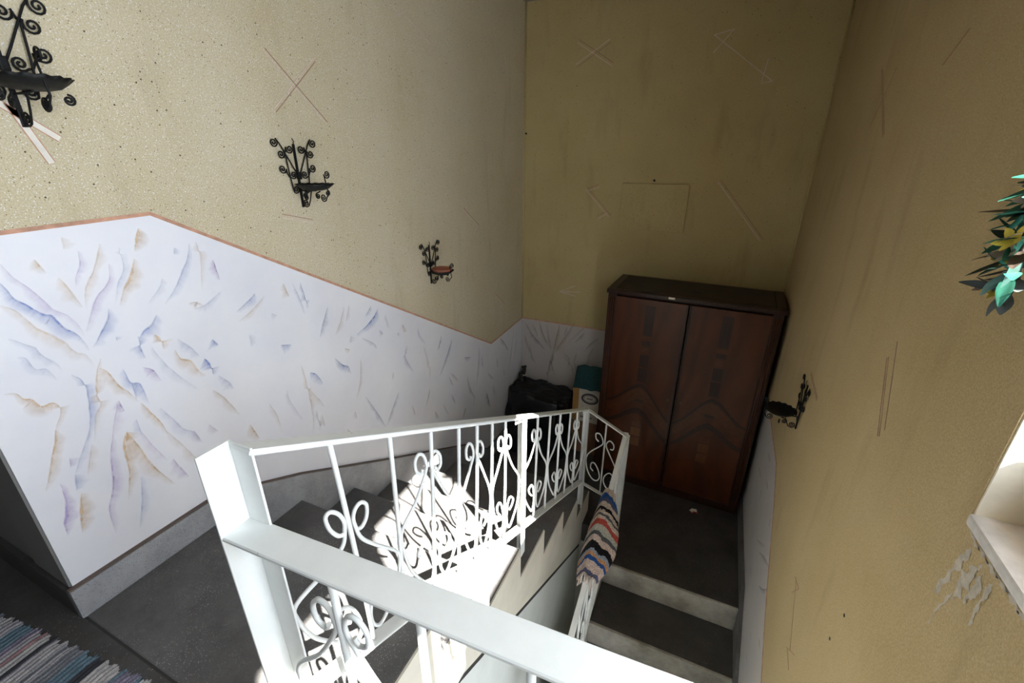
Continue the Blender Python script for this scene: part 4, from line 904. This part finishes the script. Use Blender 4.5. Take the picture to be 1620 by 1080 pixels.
for s in (0, 1):
    x0 = 0.060 + s * (DW + 0.006); fl = (s == 1)
    dr = box('door', (x0, 0.0, DZ0), (x0 + DW, 0.022, DZ1), M_VENEER, wd, bev=0.003)
    H = DZ1 - DZ0; cx = DW * 0.50
    # vertical dark marquetry blocks
    for v0, v1, m in ((H - 0.26, H - 0.04, M_INLAY_D), (H - 0.335, H - 0.30, M_INLAY_D), (H - 0.50, H - 0.405, M_INLAY_D), (H - 0.62, H - 0.51, M_INLAY_D)):
        inlay([(cx - 0.032, v0), (cx + 0.032, v0), (cx + 0.032, v1), (cx - 0.032, v1)], m, dr, x0, fl)
    inlay([(cx - 0.022, H - 0.39), (cx + 0.022, H - 0.39), (cx + 0.022, H - 0.355), (cx - 0.022, H - 0.355)], M_INLAY_M, dr, x0, fl)
    # two ogee arches across both doors
    for base, pk, th, m in ((0.60, 0.83, 0.030, M_INLAY_D), (0.565, 0.80, 0.10, M_INLAY_M), (0.43, 0.63, 0.045, M_INLAY_D)):
        up = arch(0.004, cx, base + 0.06, pk, 0.25) + arch(cx, DW - 0.004, pk, base - 0.02, 0.35)[1:]
        lo = [(u, v - th * (0.6 + 0.4 * math.sin(math.pi * u / DW))) for u, v in up]
        inlay(up + lo[::-1], m, dr, x0, fl, -0.0006 if m is M_INLAY_M else -0.0011)
    inlay([(cx - 0.035, 0.68), (cx + 0.035, 0.68), (cx + 0.03, 0.70), (cx - 0.03, 0.70)], M_INLAY_D, dr, x0, fl, -0.0016)
    for v in (0.30, 0.385): inlay([(cx - 0.036, v), (cx + 0.036, v), (cx + 0.036, v + 0.072), (cx - 0.036, v + 0.072)], M_INLAY_L, dr, x0, fl)
    inlay([(cx - 0.036, 0.47), (cx + 0.036, 0.47), (cx + 0.026, 0.52), (cx - 0.026, 0.52)], M_INLAY_M, dr, x0, fl)
    # closing strip and keyhole
    xe = x0 + (DW - 0.014 if s == 0 else 0.001)
    box('edge_strip', (xe, -0.006, DZ0), (xe + 0.013, 0.0, DZ1), M_WOOD, dr, bev=0.002)
    xk = x0 + (DW - 0.042 if s == 0 else 0.042)
    bm = bmesh.new(); bmesh.ops.create_circle(bm, cap_ends=True, radius=0.009, segments=16, matrix=Matrix.Translation((xk, -0.0015, DZ0 + 0.745)) @ Matrix.Rotation(math.pi / 2, 4, 'X') @ Matrix.Diagonal((0.7, 1.3, 1, 1)))
    r_ = bmesh.ops.extrude_face_region(bm, geom=list(bm.faces)); bmesh.ops.translate(bm, vec=(0, 0.002, 0), verts=[v for v in r_['geom'] if isinstance(v, bmesh.types.BMVert)])
    es = from_bm('keyhole_plate', bm, M_BRASS, dr)
    box('keyhole', (xk - 0.0015, -0.0022, DZ0 + 0.738), (xk + 0.0015, -0.001, DZ0 + 0.75), M_DARK, dr)
# paper tag stuck on the top edge, small lump lying on top
wm = Matrix.Translation(wd.location) @ Matrix.Rotation(math.radians(-1.6), 4, 'Z')
tag(box('paper_tag', (-0.020, -0.001, -0.007), (0.020, 0.0, 0.007), M_PAPER, loc=wm @ Vector((0.425, -0.0065, WH_ - 0.012))), 'small white paper tag stuck to the front edge of the wardrobe top', 'tag')
bm = bmesh.new(); add_prism(bm, [(-0.035, -0.02), (0.02, -0.03), (0.04, 0.01), (0.0, 0.03)], 'z', 0, 0.006); add_prism(bm, [(-0.03, -0.02), (0.015, -0.028), (0.01, 0.02), (-0.02, 0.015)], 'z', 0.006, 0.014)
tag(from_bm('folded_rag', bm, M_WTOP, loc=wm @ Vector((0.57, 0.17, WH_ + 0.0026))), 'small dark folded scrap lying on top of the wardrobe', 'scrap')

# ================================================================ LITTER, BAG, SACK, BOXES IN THE CORNER
lt = thing('candy_wrapper', 'crumpled white and red wrapper on the lower landing before the wardrobe', 'wrapper', (1.672, 2.60, ZL), 0.4)
bm = bmesh.new(); g = [[bm.verts.new((-0.025 + 0.05 * i / 5, -0.02 + 0.04 * j / 5, 0.008 + 0.014 * random.random())) for j in range(6)] for i in range(6)]
for i in range(5):
    for j in range(5): f = bm.faces.new((g[i][j], g[i + 1][j], g[i + 1][j + 1], g[i][j + 1])); f.material_index = 1 if j == 0 else 0
for v in (g[0][0], g[5][0], g[0][5], g[5][5], g[2][2]): v.co.z = 0.001
o = from_bm('foil', bm, [M_PAPER, M_RED], lt); m = o.modifiers.new('t', 'SOLIDIFY'); m.thickness = 0.001

bgt = thing('garbage_bag', 'black plastic bag slumped in the corner of the lower landing', 'bag', (0.30, 2.93, ZL))
bm = bmesh.new(); bmesh.ops.create_cube(bm, size=1.0); bmesh.ops.subdivide_edges(bm, edges=list(bm.edges), cuts=22, use_grid_fill=True)
for v in bm.verts:
    p = v.co.copy(); f = p.z + 0.5
    q = Vector((p.x, p.y, p.z)); r = 0.86 + 0.14 * (1 - max(abs(p.x), abs(p.y)) * 2)
    cap = 1 - 0.22 * max(0, (abs(p.x) * 2) ** 4 * (abs(p.y) * 2) ** 4)
    x = p.x * 0.54 * cap * (1.0 + 0.07 * (1 - f)); y = p.y * (0.46 - 0.14 * f) * cap + 0.05 * f
    z = f * (0.565 - 0.03 * (p.x + 0.5)) 
    if f > 0.97: z -= 0.03 * (1 - noise.noise((p.x * 4, p.y * 4, 0))) * 1.0
    w = noise.noise((p.x * 7, p.y * 7, p.z * 4)) * 0.020 + noise.noise((p.x * 18, p.y * 18, p.z * 9)) * 0.009
    nrm = Vector((p.x, p.y, 0)); nrm = nrm.normalized() if nrm.length > 0 else Vector((0, 0, 1))
    w2 = w * (0.0 if f < 0.02 else 1.0)
    v.co = Vector((max(-0.275, x + nrm.x * w2), min(0.265, y + nrm.y * w2), max(0.002, z + (w * 0.6 if f > 0.9 else 0))))
o = from_bm('sheeting', bm, M_BAG, bgt, smooth=True)
tube('twisted_neck', catmull([(-0.235, 0.16, 0.50), (-0.235, 0.17, 0.58), (-0.215, 0.17, 0.62), (-0.225, 0.18, 0.66)], 5), [0.05] * 2 + [0.035] * 4 + [0.02] * 4 + [0.016] * 3 + [0.024] * 3, M_BAG, bgt, 9)
tube('tie', [(-0.262, 0.17, 0.575), (-0.21, 0.145, 0.578), (-0.19, 0.17, 0.58)], 0.006, M_SACK, bgt, 6)

tag(box('cardboard_box', (0.60, 2.96, ZL), (0.845, 3.20, ZL + 0.315), M_CARD, bev=0.003), 'brown cardboard box under the pale sack beside the wardrobe', 'box')
sk = thing('printed_sack', 'pale paper sack with a dark oval emblem and brown side band, on the cardboard box', 'sack', (0.60, 2.955, ZL + 0.3155))
box('paper_body', (0.0, 0.0, 0.001), (0.240, 0.235, 0.345), M_SACK, sk, bev=0.012)
box('side_band', (0.0, -0.0012, 0.012), (0.052, 0.0, 0.335), M_SACKB, sk)
def ring(cx, cz, a, b, t, mat, name, y0=-0.0012):
    bm = bmesh.new(); n = 40
    o_ = [bm.verts.new((cx + a * math.cos(2 * math.pi * k / n), y0, cz + b * math.sin(2 * math.pi * k / n))) for k in range(n)]
    i_ = [bm.verts.new((cx + (a - t) * math.cos(2 * math.pi * k / n), y0, cz + (b - t) * math.sin(2 * math.pi * k / n))) for k in range(n)]
    for k in range(n): bm.faces.new((o_[k], o_[(k + 1) % n], i_[(k + 1) % n], i_[k]))
    from_bm(name, bm, mat, sk)
ring(0.147, 0.235, 0.074, 0.052, 0.018, M_INK, 'emblem'); ring(0.147, 0.235, 0.050, 0.030, 0.004, M_INK, 'emblem')
for k in range(4): box('emblem', (0.122 + k * 0.013, -0.0012, 0.226 + 0.001 * (k % 2)), (0.130 + k * 0.013, 0.0, 0.243), M_INK, sk)
for k in range(7): box('print_mark', (0.075 + k * 0.015, -0.0012, 0.045), (0.085 + k * 0.015, 0.0, 0.058), M_INK, sk)
tc = thing('teal_cloth', 'folded teal cloth lying over the sack beside the wardrobe', 'cloth', (0.60, 2.95, ZL + 0.6625))
grid = []
for i in range(31):
    row = []
    f = i / 30
    for j in range(25):
        g = j / 24; x = 0.0 + 0.24 * g + 0.006 * math.sin(f * 9)
        # from the front hem up over the sack, standing in a fold, down behind
        if f < 0.15: y, z = -0.018, -0.012 + f * 0.13
        elif f < 0.5: y, z = -0.014 + (f - 0.15) * 0.38, 0.0085 + (f - 0.15) * 0.36
        else: y, z = 0.12 + (f - 0.5) * 0.2, 0.134 - (f - 0.5) * 0.16
        w = 0.018 * noise.noise((g * 4, f * 5, 2)) + 0.010 * math.sin(g * 11 + f * 3) * f
        z2 = z + w - 0.05 * max(0, 0.25 - g) * f * 4
        if 0.12 < f: z2 = max(z2, 0.006)
        row.append(Vector((x, y - abs(w) * 0.4, z2)))
    grid.append(row)
cols = [[(0.015, 0.115, 0.12)] * 25 for _ in range(31)]
o = col_mesh('cloth_sheet', grid, cols, M_TEAL, tc, 0.006)

# ================================================================ ARTIFICIAL PLANT ON THE RIGHT WALL
pl = thing('hanging_plant', 'dusty artificial plant with green leaves and yellow flowers hanging on the right wall', 'plant', (XR, 0.60, 1.185))
def leaf_mesh(L_, W_, bend):
    bm = bmesh.new(); rows = []
    for i in range(9):
        f = i / 8; w = W_ * (math.sin(math.pi * min(1, f * 0.92 + 0.05)) ** 0.8) * (0.75 + 0.25 * math.sin(f * 3)); z = bend * f * f * L_
        rows.append([bm.verts.new((f * L_, s * w, z + (0.0 if s == 0 else 0.10 * w))) for s in (-1, -0.5, 0, 0.5, 1)])
    for a, b in zip(rows[:-1], rows[1:]):
        for k in range(4): f_ = bm.faces.new((a[k], a[k + 1], b[k + 1], b[k])); f_.smooth = True
    me = D.meshes.new('leaf'); bm.to_mesh(me); bm.free(); return me
LM = []
for mi in range(4):
    for q in range(2):
        me = leaf_mesh(0.058 + 0.014 * q, 0.0105 + 0.003 * q, -0.25 + 0.3 * q); me.materials.append(M_LEAF[mi]); LM.append((mi, me))
rp = random.Random(21)
stems = []
def leaf(at, d, mi, roll):
    me = rp.choice([m for i, m in LM if i == mi]); o = D.objects.new('leaf', me); COL.objects.link(o); o.parent = pl
    q = Vector(d).to_track_quat('X', 'Z'); o.rotation_euler = (q.to_matrix() @ Matrix.Rotation(roll, 3, 'X')).to_euler(); o.location = at
    s = rp.uniform(0.72, 0.95); o.scale = (s, s, s)
# local: x towards the room is negative
SP = [[(-0.010, -0.10, 0.14), (-0.05, 0.02, 0.12), (-0.07, 0.10, 0.06), (-0.06, 0.15, -0.02)],
      [(-0.010, -0.05, 0.10), (-0.06, 0.05, 0.06), (-0.09, 0.11, -0.03), (-0.07, 0.13, -0.12)],
      [(-0.010, -0.10, 0.06), (-0.08, 0.00, 0.03), (-0.11, 0.07, -0.07), (-0.08, 0.12, -0.20), (-0.06, 0.14, -0.27)],
      [(-0.010, -0.06, 0.02), (-0.07, 0.04, -0.03), (-0.09, 0.09, -0.12), (-0.07, 0.10, -0.22)],
      [(-0.010, -0.10, 0.00), (-0.09, -0.05, -0.02), (-0.13, 0.00, -0.10), (-0.12, 0.03, -0.19)],
      [(-0.010, -0.12, 0.10), (-0.08, -0.06, 0.11), (-0.12, 0.00, 0.06), (-0.12, 0.05, 0.00)]]
for si, S in enumerate(SP):
    P = catmull([(a * 0.5, b * 0.5, c * 0.52) for a, b, c in S], 8); tube('stem', P, 0.0028, M_STEM, pl, 6)
    for k in range(6, len(P) - 1, 3):
        for q in range(2):
            t = (P[min(k + 1, len(P) - 1)] - P[k - 1]).normalized()
            d = (t * 0.5 + Vector((rp.uniform(-1, 0.15), rp.uniform(-0.9, 0.9), rp.uniform(-0.6, 0.7)))).normalized()
            low = k / len(P) > 0.62
            mi = rp.choice((2, 2, 3, 1)) if (low and P[k].z < -0.05) else rp.choice((0, 0, 1, 1, 3))
            leaf(P[k], d, mi, rp.uniform(-0.6, 0.6))
    e = P[-1]
    for q in range(4):
        a = q * 1.6 + si; leaf(e, (-0.35, math.cos(a), math.sin(a) * 0.8 - 0.3), 2 if e.z < -0.1 else rp.choice((0, 1)), 0.2)
def flower(at, mat, n, d):
    bm = bmesh.new(); q = Vector(d).to_track_quat('Z', 'Y').to_matrix()
    for k in range(n):
        a = 2 * math.pi * k / n; rows = []
        for i in range(5):
            f = i / 4; w = 0.007 * math.sin(math.pi * min(1, f * 0.85 + 0.1)); c = Vector((math.cos(a), math.sin(a), 0)); s = Vector((-math.sin(a), math.cos(a), 0))
            rows.append([bm.verts.new(Vector(at) + q @ (c * 0.022 * f + s * w * e + Vector((0, 0, 0.010 * f)))) for e in (-1, 0, 1)])
        for r0, r1 in zip(rows[:-1], rows[1:]):
            for e in range(2): bm.faces.new((r0[e], r0[e + 1], r1[e + 1], r1[e]))
    from_bm('flower', bm, mat, pl, smooth=True)
for at, m in (((-0.115, 0.05, 0.045), M_YEL), ((-0.14, 0.02, -0.10), M_YEL), ((-0.125, 0.06, -0.14), M_PINK), ((-0.10, 0.09, -0.155), M_YEL), ((-0.075, 0.145, -0.265), M_YEL), ((-0.14, 0.0, 0.02), M_PINK)):
    flower((at[0] * 0.54, at[1] * 0.5, at[2] * 0.52), m, 5, (-0.8, -0.2, 0.4))
